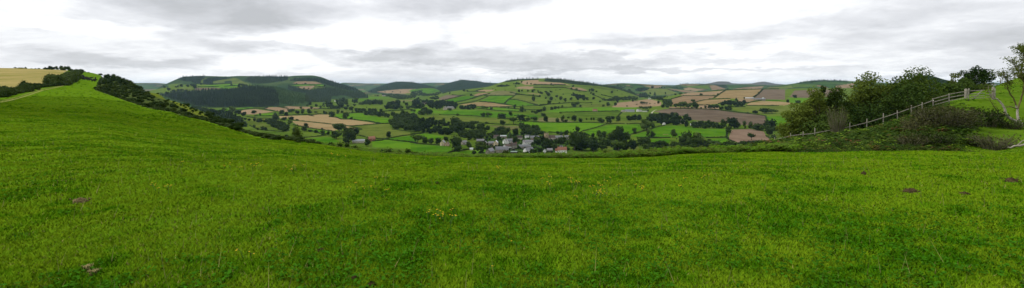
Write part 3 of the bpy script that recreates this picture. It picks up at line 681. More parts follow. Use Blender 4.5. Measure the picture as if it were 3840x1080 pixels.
def trunk_template(h=0.42, r0=0.035):
    v, f = tube([(0, 0, -0.03), (0.004, 0, 0.12), (-0.006, 0.004, h)], [r0 * 1.25, r0, r0 * 0.6], 6); return v, f
CR = [crown_template(100 + i) for i in range(5)] + [crown_template(120 + i, kind='wide') for i in range(3)] + [crown_template(140 + i, kind='tall') for i in range(3)]
CON = [conifer_template(160 + i) for i in range(3)]
TV, TF = trunk_template()
BUSH = []
for i in range(4):
    v, a, b = crown_template(180 + i, 150); v = v.copy(); v[:, 2] = (v[:, 2] - 0.12) / 0.86; BUSH.append((v, a, b))
TREE_ME = {}
def tree_mesh(kind, i, part):
    i = i % 15; k = (kind, i, part)
    if k not in TREE_ME:
        mat = {'b': M['leaf_dark'], 'w': M['leaf_mid'], 't': M['leaf_mid'], 'c': M['leaf_pine'], 's': M['leaf_hedge']}[kind]
        if kind == 'b' and i % 5 == 3 or kind == 'w' and i % 3 == 1: mat = M['leaf_lite']
        v, a, b = {'b': CR[i % 5], 'w': CR[5 + i % 3], 't': CR[8 + i % 3], 'c': CON[i % 3], 's': BUSH[i % 4]}[kind]
        if part == 'crown': me = mesh('crown', v, [a, b], mat, None, False)
        elif part == 'trunk': me = mesh('trunk', TV, [TF], M['bark'], None, True)
        else: me = mesh('tree', np.concatenate([v, TV]), [a, b, TF + len(v)], [mat, M['bark']], [0, 0, 1])
        TREE_ME[k] = me
    return TREE_ME[k]

def instances(name, tmpl, P, W, H, mat, label, cat, kind='stuff', seed=0, smooth=False):
    """many copies of template crowns in ONE mesh (woods that read as one mass)"""
    r = np.random.default_rng(seed); vs, fa, fb = [], [], []; n = 0
    P = np.asarray(P); W = np.broadcast_to(W, (len(P),)); H = np.broadcast_to(H, (len(P),)); which = r.integers(0, len(tmpl), len(P)); ang = r.random(len(P)) * 6.283
    for k, (tv, ta, tb) in enumerate(tmpl):
        s = np.nonzero(which == k)[0]
        if not len(s): continue
        c, sn = np.cos(ang[s])[:, None], np.sin(ang[s])[:, None]
        x = (tv[None, :, 0] * c - tv[None, :, 1] * sn) * W[s, None] + P[s, 0, None]; y = (tv[None, :, 0] * sn + tv[None, :, 1] * c) * W[s, None] + P[s, 1, None]
        z = tv[None, :, 2] * H[s, None] + P[s, 2, None]
        vs.append(np.stack([x, y, z], -1).reshape(-1, 3)); o = n + np.arange(len(s))[:, None, None] * len(tv)
        if len(ta): fa.append((ta[None] + o).reshape(-1, ta.shape[1]))
        if len(tb): fb.append((tb[None] + o).reshape(-1, tb.shape[1]))
        n += len(s) * len(tv)
    fs = [np.concatenate(q) for q in (fa, fb) if q]
    o = obj(name, mesh(name, np.concatenate(vs), fs, mat, None, smooth)); tag(o, label, cat, None, kind); return o
def fill(t, pts, du, dv, near=False, jit=0.9, seed=0):
    """points of the land spread through an outline"""
    p = T(t, pts); r = np.random.default_rng(seed + len(pts)); out = []
    uu = np.arange(p[:, 0].min(), p[:, 0].max() + du, du); vv = np.arange(p[:, 1].min(), p[:, 1].max() + dv, dv)
    U, V = np.meshgrid(uu, vv); U = U + (r.random(U.shape) - 0.5) * du * jit * 1.4; V = V + (r.random(V.shape) - 0.5) * dv * jit * 1.4
    s = inpoly(U, V, p)
    for u, v in zip(U[s], V[s]): out.append(hit(u, v, near=near, far=not near))
    return np.array(out) if out else np.zeros((0, 3))

# ------------------------------------------------------------------ woods that read as one mass
CONIF = [
 ('A', [(-60,420),(200,365),(680,330),(1250,300),(1560,270),(1750,245),(1900,250),(2300,300),(2380,420),(2400,600),(2100,640),(1800,640),(1000,650),(700,610),(300,500)], 5.0, 3.6, 17, 'dark conifer plantation covering the near hillside above the pink stubble fields'),
 ('A', [(370,95),(460,48),(890,38),(920,60),(820,120),(810,190),(760,190),(620,140),(540,140),(400,110)], 4.2, 2.6, 20, 'bluish conifer wood on the left end of the long hilltop'),
 ('A', [(870,130),(950,70),(1130,60),(1480,70),(1200,110),(1060,140),(1050,200),(870,190)], 4.2, 2.6, 18, 'conifer wood between two pale clearings on the long hill'),
 ('A', [(1700,110),(1820,42),(2050,47),(2350,100),(2440,130),(2200,170),(2000,180),(1850,170)], 4.2, 2.8, 18, 'dark conifer wood under the middle of the long hilltop'),
 ('A', [(2050,42),(2574,38),(2574,100),(2440,140)], 4.2, 2.8, 18, 'conifer wood along the highest stretch of the long hilltop'),
 ('C', [(0,70),(200,12),(560,20),(800,60),(1000,110),(1250,170),(1420,250),(1440,270),(1200,260),(900,190),(620,100),(560,75),(180,80)], 4.4, 2.8, 18, 'wooded crest falling to the right above the two tan fields'),
 ('C', [(370,310),(560,240),(740,210),(1000,220),(1250,300),(1440,280),(1560,340),(1590,400),(1300,425),(1180,370),(1050,360),(980,385),(880,380),(860,500),(350,500),(350,330)], 4.6, 3.0, 19, 'dark forest on the right flank of the long hill'),
 ('C', [(0,180),(150,190),(330,260),(480,260),(380,310),(150,290),(0,240)], 4.6, 2.8, 17, 'strip of dark conifers between the tan hill fields and the plantation'),
 ('C', [(1640,255),(1700,225),(1900,150),(2080,100),(2250,86),(2450,92),(2574,110),(2574,225),(2250,225),(1980,255),(1780,280)], 4.0, 2.4, 18, 'forest covering the first cone-shaped hill in the distance'),
 ('E', [(0,98),(200,128),(400,178),(520,212),(420,215),(200,208),(0,215)], 4.0, 2.4, 18, 'right-hand skirt of forest on the first cone-shaped hill'),
 ('E', [(530,200),(700,140),(850,92),(1000,55),(1060,50),(1130,65),(1340,75),(1480,105),(1620,112),(1500,150),(1300,180),(1050,190),(900,215),(620,235)], 4.0, 2.4, 19, 'dark blue forest covering the second cone-shaped hill'),
 ('E', [(1830,100),(2000,60),(2150,40),(2400,34),(2574,36),(2574,48),(2200,60),(1950,95)], 4.2, 2.4, 16, 'thin dark wood along the left crest of the round hill'),
 ('H', [(210,75),(250,25),(600,48),(1100,108),(1400,158),(1560,183),(2000,290),(2120,380),(1700,240),(1300,175),(900,150),(600,110),(300,90)], 4.6, 2.8, 17, 'long dark wood running down the crest of the round hill'),
 ('J', [(560,150),(700,128),(1130,130),(1180,150),(900,148)], 4, 2.4, 18, 'thin wood on a far crest right of the pale green slope'),
 ('N', [(230,165),(330,150),(440,143),(640,148),(640,160),(420,160),(300,170)], 4, 2.6, 15, 'dark wood on the skyline left of the tall oak'),
]
for k, (t, p, du, dv, h, lab) in enumerate(CONIF):
    P = fill(t, p, du, dv, seed=k); r = np.random.default_rng(k); hh = h * (0.75 + 0.5 * r.random(len(P)))
    instances('conifer_wood', CON, P, hh * 0.42, hh, M['leaf_pine'], lab, 'wood', seed=k)
for k, (t, p, lab) in enumerate([('A', [(1760,235),(1900,225),(2050,222),(2300,242),(2450,275),(2574,325),(2574,610),(2420,610),(2395,430),(2310,310)], 'young lighter conifers on the smooth slope right of the dark plantation'), ('C', [(0,250),(150,285),(360,325),(355,500),(200,550),(0,570)], 'young lighter conifers on the rounded end of the plantation hill')]):
    P = fill(t, p, 4.6, 3.4, seed=40 + k); hh = 8 * (0.7 + 0.6 * np.random.default_rng(k).random(len(P))); instances('conifer_wood', CON, P, hh * 0.55, hh, M['leaf_lite'], lab, 'wood', seed=40 + k)
WOODS = [
 ('K', [(0,520),(130,490),(330,520),(450,500),(800,490),(1050,520),(1500,500),(1650,510),(1700,545),(1300,600),(600,600),(0,560)], 9, 'continuous low wood along the valley foot below the meadow with cattle'),
 ('I', [(1000,490),(1100,470),(1400,480),(1500,530),(1500,560),(1250,600),(1020,560)], 9, 'trees joining the big round ones right of the village wood'),
 ('B', [(1000,70),(1250,95),(1400,110),(1500,170),(1640,270),(1700,350),(1750,410),(1560,410),(1400,390),(1380,330),(1250,290),(1050,180)], 11, 'dense dark wood at the foot of the steep grass slope'),
 ('B', [(2060,320),(2200,290),(2350,310),(2480,350),(2574,410),(2574,520),(2440,500),(2300,430),(2150,350)], 10, 'wedge of trees right of the pale hay field'),
 ('B', [(640,20),(760,60),(900,120),(1020,160),(1020,90),(900,30),(760,0),(640,-20)], 9, 'line of trees behind the lower edge of the grass slope'),
 ('D', [(2030,250),(2100,120),(2250,90),(2400,110),(2574,130),(2640,300),(2574,440),(2400,430),(2200,400),(2090,390),(2050,340)], 15, 'large dark clump between the lower meadow and the village fields'),
 ('D', [(1530,90),(1700,70),(1900,100),(2050,150),(2040,170),(1900,150),(1700,125),(1540,110)], 12, 'belt of trees along the top of the bright green field'),
 ('C', [(750,540),(880,520),(900,600),(1010,610),(1000,640),(860,640),(760,590)], 12, 'belt of valley trees above the tan stubble strip'),
 ('C', [(1020,470),(1100,440),(1200,470),(1200,550),(1100,560),(1030,530)], 14, 'cluster of valley trees under the dark forest flank'),
 ('C', [(1280,470),(1400,450),(1400,510),(1300,520)], 13, 'small cluster of trees at the forest foot'),
 ('C', [(1500,500),(1600,470),(1750,470),(1900,480),(1900,550),(1700,545),(1600,555),(1510,550)], 12, 'belt of trees across the middle of the left valley'),
 ('C', [(1930,600),(2000,540),(2150,500),(2260,500),(2260,640),(2050,645),(1940,640)], 14, 'tall trees ending the belt in the middle of the left valley'),
 ('C', [(1340,660),(1500,650),(1600,690),(1560,720),(1380,710)], 11, 'trees lining the lower side of the left valley meadow'),
 ('C', [(1600,690),(1700,660),(1800,680),(1800,730),(1640,730)], 12, 'trees below the belt in the left valley'),
 ('C', [(1880,350),(2060,330),(2250,350),(2400,370),(2574,340),(2574,420),(2350,440),(2250,450),(2080,410),(1960,380)], 12, 'far wooded hamlet below the tan fields of the cone-shaped hill'),
 ('C', [(2340,620),(2450,590),(2574,590),(2574,620),(2400,640)], 10, 'short tree belt left of the manor wood'),
 ('E', [(30,510),(110,440),(190,430),(200,480),(330,470),(500,490),(640,480),(720,490),(860,510),(960,560),(900,640),(860,600),(640,590),(620,640),(560,650),(380,615),(360,560),(230,540),(220,600),(280,640),(30,620)], 13, 'dark wood around the pale stone manor house'),
 ('E', [(380,440),(420,400),(560,390),(570,430),(480,460)], 13, 'rounded wood behind the manor, left of the brown ploughed patch'),
 ('E', [(980,650),(1000,600),(1170,590),(1230,570),(1300,580),(1300,640),(1200,650)], 13, 'row of tall trees right of the manor house'),
 ('E', [(0,310),(100,280),(230,260),(230,300),(330,340),(480,320),(600,290),(620,330),(520,375),(300,385),(0,365)], 12, 'belts of trees below the far round green field'),
 ('E', [(150,724),(160,690),(230,650),(420,660),(440,724)], 13, 'dark clump under the manor wood'),
 ('E', [(1700,178),(1850,155),(2030,168),(1900,190),(1750,195)], 9, 'small copse high on the left of the round hill'),
 ('E', [(2050,150),(2130,110),(2200,125),(2180,150)], 9, 'small copse beside the tan hilltop fields'),
 ('G', [(0,110),(60,110),(150,150),(300,165),(420,190),(500,215),(560,240),(540,245),(420,240),(300,235),(150,240),(60,300),(0,300)], 13, 'dark line of trees left of the long olive meadow'),
 ('G', [(20,320),(60,250),(200,245),(330,290),(500,310),(580,360),(580,385),(400,370),(150,340)], 13, 'wood above the small bright meadow left of the village'),
 ('G', [(570,260),(620,190),(700,210),(760,250),(740,300),(700,380),(610,360)], 14, 'tall wood between the olive meadow and the village'),
 ('G', [(750,280),(800,240),(900,215),(1000,250),(1200,285),(1180,305),(1060,310),(900,295)], 13, 'long dark copse above the village roofs'),
 ('G', [(700,395),(760,340),(900,350),(1030,335),(1100,350),(1280,300),(1400,320),(1400,345),(1280,385),(1100,390),(1000,430),(860,440)], 12, 'trees crowding the back gardens on the left of the village'),
 ('G', [(1560,230),(1640,260),(1829,285),(1829,385),(1690,375),(1640,330),(1560,325)], 13, 'trees behind the village left of the church tower'),
 ('I', [(0,430),(120,440),(260,470),(300,560),(160,560),(60,500),(0,480)], 10, 'trees filling the churchyard and gardens below the church'),
 ('H', [(760,360),(800,340),(900,370),(1030,390),(1040,445),(900,440),(820,385)], 13, 'dark copse in the middle of the green round hill'),
 ('H', [(1390,475),(1600,430),(1750,420),(1960,395),(2100,415),(2080,462),(1800,467),(1500,482)], 12, 'long belt of trees at the right foot of the round hill'),
 ('H', [(2110,385),(2130,330),(2260,320),(2350,390),(2340,412),(2130,412)], 12, 'wooded dip between the round hill and the pale green slope'),
 ('H', [(2350,410),(2420,385),(2574,395),(2574,465),(2450,450)], 13, 'dark wood above the right end of the sloping tan field'),
 ('H', [(0,724),(60,680),(200,665),(450,615),(520,635),(300,662),(180,692)], 11, 'tree line along the lower left foot of the round hill'),
 ('H', [(70,320),(140,295),(200,325),(180,338)], 9, 'little copse on the left shoulder of the round hill'),
 ('H', [(2120,620),(2130,605),(2390,602),(2380,620),(2300,655),(2240,640)], 8, 'dark clipped trees behind the white farmhouse'),
 ('H', [(2040,268),(2100,220),(2230,205),(2330,232),(2300,255),(2180,285)], 12, 'dark wood on the far hill right of the long ridge'),
 ('H', [(1570,200),(1700,180),(1850,190),(1800,230),(1760,240)], 11, 'far trees beside the tail of the long ridge wood'),
 ('I', [(1590,168),(1630,135),(1690,105),(1760,105),(1829,90),(1829,172),(1700,168)], 13, 'wood beside the farm track, left of the big ploughed field'),
 ('I', [(1280,152),(1360,125),(1520,100),(1550,155),(1400,162)], 12, 'tree belt below the white farmhouse'),
 ('I', [(520,420),(620,380),(760,420),(920,470),(1000,500),(1000,560),(900,590),(600,590),(520,520)], 14, 'big dark wood on the right side of the village'),
 ('J', [(1370,565),(1400,540),(1500,520),(1560,490),(1650,505),(1720,480),(1760,510),(1900,520),(1910,565),(1850,588),(1640,580)], 13, 'dark spinney in the middle of the brown upland fields'),
 ('J', [(220,625),(260,470),(380,460),(430,520),(420,585),(350,622)], 14, 'tall dark wood at the right end of the sloping tan field'),
 ('J', [(0,435),(20,400),(160,395),(340,398),(350,405),(230,418),(250,470),(100,450)], 12, 'dark wood under the pale green slope'),
 ('J', [(350,200),(650,195),(660,250),(500,225)], 10, 'far dark trees beside the tan slope on the skyline'),
 ('K', [(0,185),(20,90),(180,90),(260,100),(370,85),(420,125),(560,140),(590,170),(480,160),(440,240),(400,230),(150,215)], 13, 'wood with a hidden grey house below the big ploughed field'),
 ('K', [(560,265),(640,220),(780,210),(880,225),(1000,225),(1010,272),(730,278)], 12, 'tree belt along the bottom of the big ploughed field'),
]
for k, (t, p, h, lab) in enumerate(WOODS):
    c = T(t, p).mean(0); Y = hit(c[0], c[1], near=False)[1]; px = h * F / Y
    P = fill(t, p, max(px * 0.62, 3.0), max(px * 0.26, 2.2), seed=50 + k); r = np.random.default_rng(50 + k)
    if len(P) < 3: P = np.array([hit(u, v, near=False) for u, v in T(t, p)])
    hh = h * (0.7 + 0.6 * r.random(len(P)))
    P[:, 2] -= 0.15 * hh
    instances('woodland', CR if k % 3 else CR + CON[:1], P, hh * (0.8 + 0.4 * r.random(len(P))), hh, M['leaf_wood'], lab, 'wood', seed=50 + k)

P = fill('V', [(0,385),(120,230),(380,150),(700,130),(1000,140),(1300,160),(1800,170),(1850,420),(1600,520),(1100,520),(700,590),(150,580),(60,470)], 6.5, 4.2, seed=77); r = np.random.default_rng(77); P = P[r.random(len(P)) < 0.5]; hh = 1.4 + 2.2 * r.random(len(P))
instances('garden_shrubs', BUSH, P, hh * 1.7, hh, M['leaf_wood'], 'garden shrubs and small hedges between the village houses', 'shrubs', seed=78)
# ------------------------------------------------------------------ landmarks used to say which tree is meant
LM = [("the white and cream village houses",1900,550),("the village lane",2000,575),("the church tower",2050,520),("the upper golden stubble field",1250,450),("the lower golden stubble strip",1180,483),("the grey roofed barn",1345,530),("the red brick farmhouse",1392,522),
 ("the pink stubble fields",960,422),("the dark conifer plantation",850,350),("the tan fields on the long hill",1150,320),("the pale hay field below the slope",960,470),("the pale manor house",1680,405),("the brown patch beside the manor",1690,365),
 ("the bright terraced fields",1850,375),("the tan strip crossing the hillside",1820,397),("the tan hilltop fields",2010,312),("the tan patch on the round hill",2160,335),("the small pink farmhouse",2232,415),("the white farmhouse",2380,415),
 ("the sloping tan field",2400,385),("the big ploughed field",2680,440),("the brown upland fields",2740,355),("the pinkish ploughed field",2810,510),("the bright field behind the church",2130,470),("the meadow with grazing cattle",2530,490),
 ("the foot of the round hill",2120,385),("the pale green slope",2480,340),("the left valley meadows",1350,400),("the reddish ploughed strip",790,335),("the small bright meadow",1620,505),("the wood right of the village",2200,560),("the dark clump below the cattle",2620,545),
 ("the yellow-green field",2850,420),("the long olive meadow",1720,440),("the green side of the round hill",2060,350),("the far valley on the left",640,340),("the white cottage with a gable",1660,530),("the big tree by the olive meadow",1880,445),("the paddocks behind the barn",1200,515),("the bright field by the spinney",2990,450),("the far tree-dotted valley",1480,360)]
ORD = ['first','second','third','fourth','fifth','sixth','seventh','eighth','ninth','tenth','eleventh','twelfth','thirteenth','fourteenth','fifteenth','sixteenth','seventeenth','eighteenth','nineteenth','twentieth','twenty-first','twenty-second','twenty-third','twenty-fourth','twenty-fifth','twenty-sixth','twenty-seventh','twenty-eighth','twenty-ninth','thirtieth']
def near_mark(u, v): return min(LM, key=lambda m: ((u - m[1]) / 1.6) ** 2 + (v - m[2]) ** 2)[0]
def set_labels(rows, noun, join='by'):
    """rows: (object, u, v, adjective): counted from the left among those of a kind that share a landmark"""
    by = {}
    for r in rows: by.setdefault((near_mark(r[1], r[2]), r[3]), []).append(r)
    for (lm, adj), g in by.items():
        g.sort(key=lambda r: r[1])
        for i, r in enumerate(g):
            r[0]['label'] = f"{adj} {noun} {join} {lm}" if len(g) == 1 else f"{adj} {noun} {join} {lm}, {ORD[min(i, 29)]} from left"

# ------------------------------------------------------------------ single trees of the valley: (x, foot y, width, height) in a tile
TR = {
 'A': "1435,225,50,70c 1595,265,60,80 270,350,80,55 370,330,70,50 440,330,60,40 520,350,70,45 175,320,60,60 370,260,50,60 425,245,60,60 320,260,40,30 700,280,90,90 140,400,50,60 1720,240,70,55 1650,225,60,45 640,235,60,50 560,245,60,45 90,270,50,50 1060,255,30,20 830,205,50,35",
 'B': "1890,150,75,75w 1570,150,110,80 1680,190,90,80 1460,130,130,130 2315,260,140,150c 2450,170,100,90 2540,190,80,80 2020,180,50,50 1715,270,60,50s 1790,280,70,40s 1655,245,40,40s 1900,295,50,60s 2000,310,120,70s 1900,440,60,70s 1965,465,50,50s 2065,470,100,70s 2130,480,50,70s 1060,150,110,100 1290,90,80,70 2540,600,60,45s 2500,280,110,60 2230,300,60,50",
 'C': "355,145,35,35 175,135,30,22 415,235,25,30 325,240,40,35 740,190,30,45 1335,585,60,55w 255,640,60,50 450,560,50,60 715,600,60,90t 655,630,40,70t 575,590,50,50 390,590,40,50 1060,630,100,100 1160,650,100,60 1270,665,80,75 1465,550,90,60w 1370,480,70,60w 2380,570,60,60 2200,560,80,110 2330,520,50,50 2540,540,70,90 2490,690,50,40 1870,700,60,70 1110,500,80,100 990,540,60,90 2040,590,60,70 780,540,70,70 850,580,90,80 1600,420,30,80c 1720,545,70,70 1850,550,80,80 1750,380,40,25 1810,380,50,25 1680,290,30,25 2260,305,25,18 2100,300,25,16 1950,300,25,16 1580,610,20,18 1310,620,30,30 1200,600,60,50 2120,640,120,100 2290,640,80,70 470,640,50,60 1640,560,60,60",
 'D': "70,215,110,70 180,225,80,35s 40,310,90,110 330,440,110,100 360,370,90,95 685,410,40,35s 1030,445,200,150w 970,590,200,160 1160,480,110,110 1250,480,130,100 1220,680,230,240 1370,515,110,120 1610,740,140,160 2025,570,110,130 870,150,100,120t 920,150,60,90t 730,95,50,60 775,95,50,50 1010,90,60,75 1085,85,60,60 1165,190,120,165t 1265,205,60,50 1300,70,40,50 1570,120,80,60 75,65,110,70 290,90,90,100 200,95,80,70 410,100,100,110 560,80,60,50w 160,480,120,110 700,520,110,90 800,520,80,70 440,450,70,45s 560,470,80,50s 1750,620,60,70s 2560,640,60,90 190,330,30,30s 1700,130,90,70 1820,150,90,70 2350,90,70,40s 2480,40,50,40 2550,50,50,40",
 'E': "1215,380,45,50 1140,290,45,35 1070,290,50,50 1245,430,20,20s 1150,520,25,20s 1560,510,25,20s 2130,340,25,30 2110,190,35,30 2180,300,40,50 2240,290,40,45 2360,290,50,50 2455,305,60,55 2490,270,40,30 2230,110,40,40 2340,140,25,40 2420,155,35,45 2500,150,30,25 2465,380,35,45 2470,480,75,90 1455,630,80,60w 1520,645,70,65w 1625,655,50,55 1970,635,35,50 2090,640,35,60 2090,580,50,35 2250,580,25,30 2240,695,90,100 2300,690,35,40 1900,265,25,15s 785,340,30,40 2560,310,40,60 75,690,40,35 20,685,45,35 1900,520,20,30s 1650,240,30,18s 1710,255,25,15s 780,670,90,50 250,620,80,90",
 'G': "100,485,110,110w 195,495,100,100 285,500,100,90 395,500,90,95 500,455,70,60 660,600,190,200 900,660,75,65s 1035,110,60,60 1115,110,75,65w 1425,95,60,65 1590,40,50,50 1320,230,90,70 1470,210,110,90w 1570,165,100,85 1680,165,60,45 1760,170,90,65w 670,90,45,30s 460,240,80,110 1300,130,110,65 1505,400,70,120 1420,420,70,95c 1735,50,30,30 1790,70,60,50 690,370,120,130 760,390,110,80 840,440,100,80 640,230,130,100 240,80,130,70 160,80,110,60 1215,390,80,70c 1270,340,90,90 1370,340,80,80 820,560,90,110 1010,550,130,90 540,230,40,55 1260,450,70,70 1500,500,80,110 1160,400,70,60 950,420,80,60 1740,660,90,100 1640,180,50,30s 1080,205,60,30s 940,205,80,40s",
 'H': "35,150,35,25 358,160,40,40 398,170,25,28 762,250,45,40 862,265,60,45 932,285,45,35 800,195,45,35 1130,290,60,60 1200,290,65,60 1165,340,40,60 1210,365,60,50 1585,325,50,50 550,455,70,70 637,490,60,80t 765,460,60,65 325,540,90,75 355,470,90,80 128,395,40,40 10,480,60,90 0,380,20,40 1075,455,60,55 1215,450,70,50 895,460,60,60 1020,470,60,70 1425,465,70,55 1500,580,100,80 1415,595,50,50 1650,570,55,60 2200,545,80,65w 2275,545,60,45w 2000,490,50,30 2515,530,50,60 2395,220,55,40 2355,340,35,40 2440,370,60,75c 810,600,110,90t 890,560,80,60 580,615,50,55 215,680,80,90 510,640,30,60t 1685,510,70,70 300,380,100,70 1935,260,50,25 1690,170,30,25 1720,170,25,25 250,310,60,40 350,305,50,35 470,400,60,40s 600,345,35,18s 130,215,35,15s 450,260,25,12s 330,265,20,12s 540,250,35,14s 1650,390,50,14s 1780,340,20,12s 1690,275,20,18s 250,430,40,40s 445,460,20,14s 525,520,30,25s 1340,500,40,30s 1175,550,16,18s 950,590,60,40s 2080,550,35,16s 1885,585,35,20s 2340,535,35,18s 2445,530,50,14s 1270,300,40,35s",
 'I': "180,180,65,75 338,190,60,55 420,190,60,90t 470,190,50,45 140,110,95,60 585,170,80,75 680,190,60,60 940,190,100,80 1080,200,70,90 1220,185,60,80 985,190,60,50 640,325,75,80 1620,300,170,150 1440,350,60,85 1640,410,55,95t 1700,405,50,90t 855,405,60,65 935,415,100,120 1010,415,80,110 345,360,50,50 395,370,45,60c 465,375,80,80 1150,470,160,170 1230,480,180,220 1330,470,130,140 1215,605,190,155w 1435,590,100,130 1595,590,140,110 1075,500,80,75 590,590,180,240 690,590,160,140 860,600,150,150 970,580,110,150 1530,520,110,110 1630,520,110,110 1740,550,100,60 700,430,100,110 620,440,120,120 340,490,80,55 430,490,100,90 200,560,150,120 310,590,100,90 60,470,110,80 760,150,25,30s 830,155,35,35s 865,155,35,35s 500,135,50,30s 385,60,40,25 30,165,60,60 1130,150,60,50 1060,150,60,50",
 'J': "1015,370,50,55w 1355,360,35,45 845,500,80,65w 1185,440,40,25s 1882,430,28,30 505,610,90,80w 600,620,130,150w 685,620,110,120w 760,620,90,80w 820,560,70,55w 915,635,125,115 835,620,35,35s 1015,630,40,35s 1097,635,50,60 1200,635,80,90w 1290,640,130,110w 1430,655,85,75 1590,670,120,120 1520,665,80,75 2105,728,90,65 2285,728,150,115w 2440,728,150,100w 155,530,40,50 85,370,50,70c 300,340,30,40 40,220,45,35 175,220,30,25 225,220,40,30 275,220,30,25 1550,245,35,25 2180,340,25,25s 1950,722,40,30s 450,270,30,14s 800,265,30,12s 2025,245,20,14s 1910,250,30,12s 550,300,15,25 500,355,70,40s 600,345,60,30s 700,325,60,14s 1720,470,50,60c",
 'K': "315,405,100,115 1110,340,80,90 1440,440,85,100w 1340,275,60,100t 1430,280,60,95t 1040,270,90,130 1155,270,130,140 1240,270,90,100 1520,300,110,85 1690,380,130,140 840,270,80,115 700,250,60,90 180,545,60,95 385,590,100,80 480,560,190,220 700,570,190,235 600,595,200,190 910,590,220,150 1090,610,130,130 1200,615,170,150 1330,580,150,130 1430,590,120,130 1560,570,170,120 350,130,60,90t 500,150,70,80 1600,310,90,85 1770,300,80,70 1750,440,90,70s 510,255,60,100 210,200,60,50 20,270,60,90 30,400,60,80w 40,540,110,70 130,545,110,80 1700,500,110,60s",
 'V': "100,400,220,170 210,300,80,70 460,230,90,80 690,225,110,150c 780,330,110,170 860,400,60,80 1130,330,70,70 1220,260,140,110 1110,540,130,120 1180,500,110,100 1420,400,210,170 1570,290,90,110 1680,290,140,120 1480,520,110,90 1400,560,130,90 620,545,220,90s 1270,480,110,110 850,500,160,70s 1560,420,110,110 330,400,160,60s 1080,440,70,60s 380,150,160,90 1700,130,90,60 240,200,120,70 930,130,200,90 1290,120,180,80",
 'N': "240,275,30,22 270,320,32,25 325,340,45,28 40,520,90,80 90,525,45,45 190,310,20,20s",
}
ADJ = {'b': 'round dark', 'w': 'broad spreading', 't': 'tall slim', 'c': 'pointed conifer', 's': 'low bushy'}
rows = []; cnt = 0
for t, s in TR.items():
    for w in s.split():
        kind = w[-1] if w[-1].isalpha() else 'b'; x, y, pw, ph = [float(q) for q in w.rstrip('bwtcs').split(',')]
        f = TILES[t][2]; u, v = T(t, [(x, y)])[0]; P = hit(u, v, near=False); k = P[1] / F; e = random.uniform(0.85, 1.2); W, H = pw / f * k * (1.08 if t == 'V' else 1.38) * e, ph / f * k * (0.95 if t == 'V' else 1.16) * random.uniform(0.92, 1.12)
        cnt += 1; i = cnt; P[2] -= 0.02 * H
        if ph / f > 13 and kind != 's':
            o = empty('tree' if kind != 'c' else 'conifer_tree', P, random.random() * 6.28)
            for part in ('crown', 'trunk'):
                c = obj(part, tree_mesh(kind, i, part), o); c.scale = (W, W, H)
        else:
            o = obj('bush' if kind == 's' else ('tree' if kind != 'c' else 'conifer_tree'), tree_mesh(kind, i, 'all' if kind != 's' else 'crown'), None, P, random.random() * 6.28); o.scale = (W, W, H)
        big = 'large ' if pw / f > 24 and kind == 'b' else ''
        tag(o, None, 'bush' if kind == 's' else 'tree', 'bushes dotted over the valley' if kind == 's' else 'trees of the valley and its hedges'); rows.append((o, u, v, big + ADJ[kind]))
set_labels([r for r in rows if 'bushy' in r[3]], 'bush'); set_labels([r for r in rows if 'bushy' not in r[3]], 'tree')

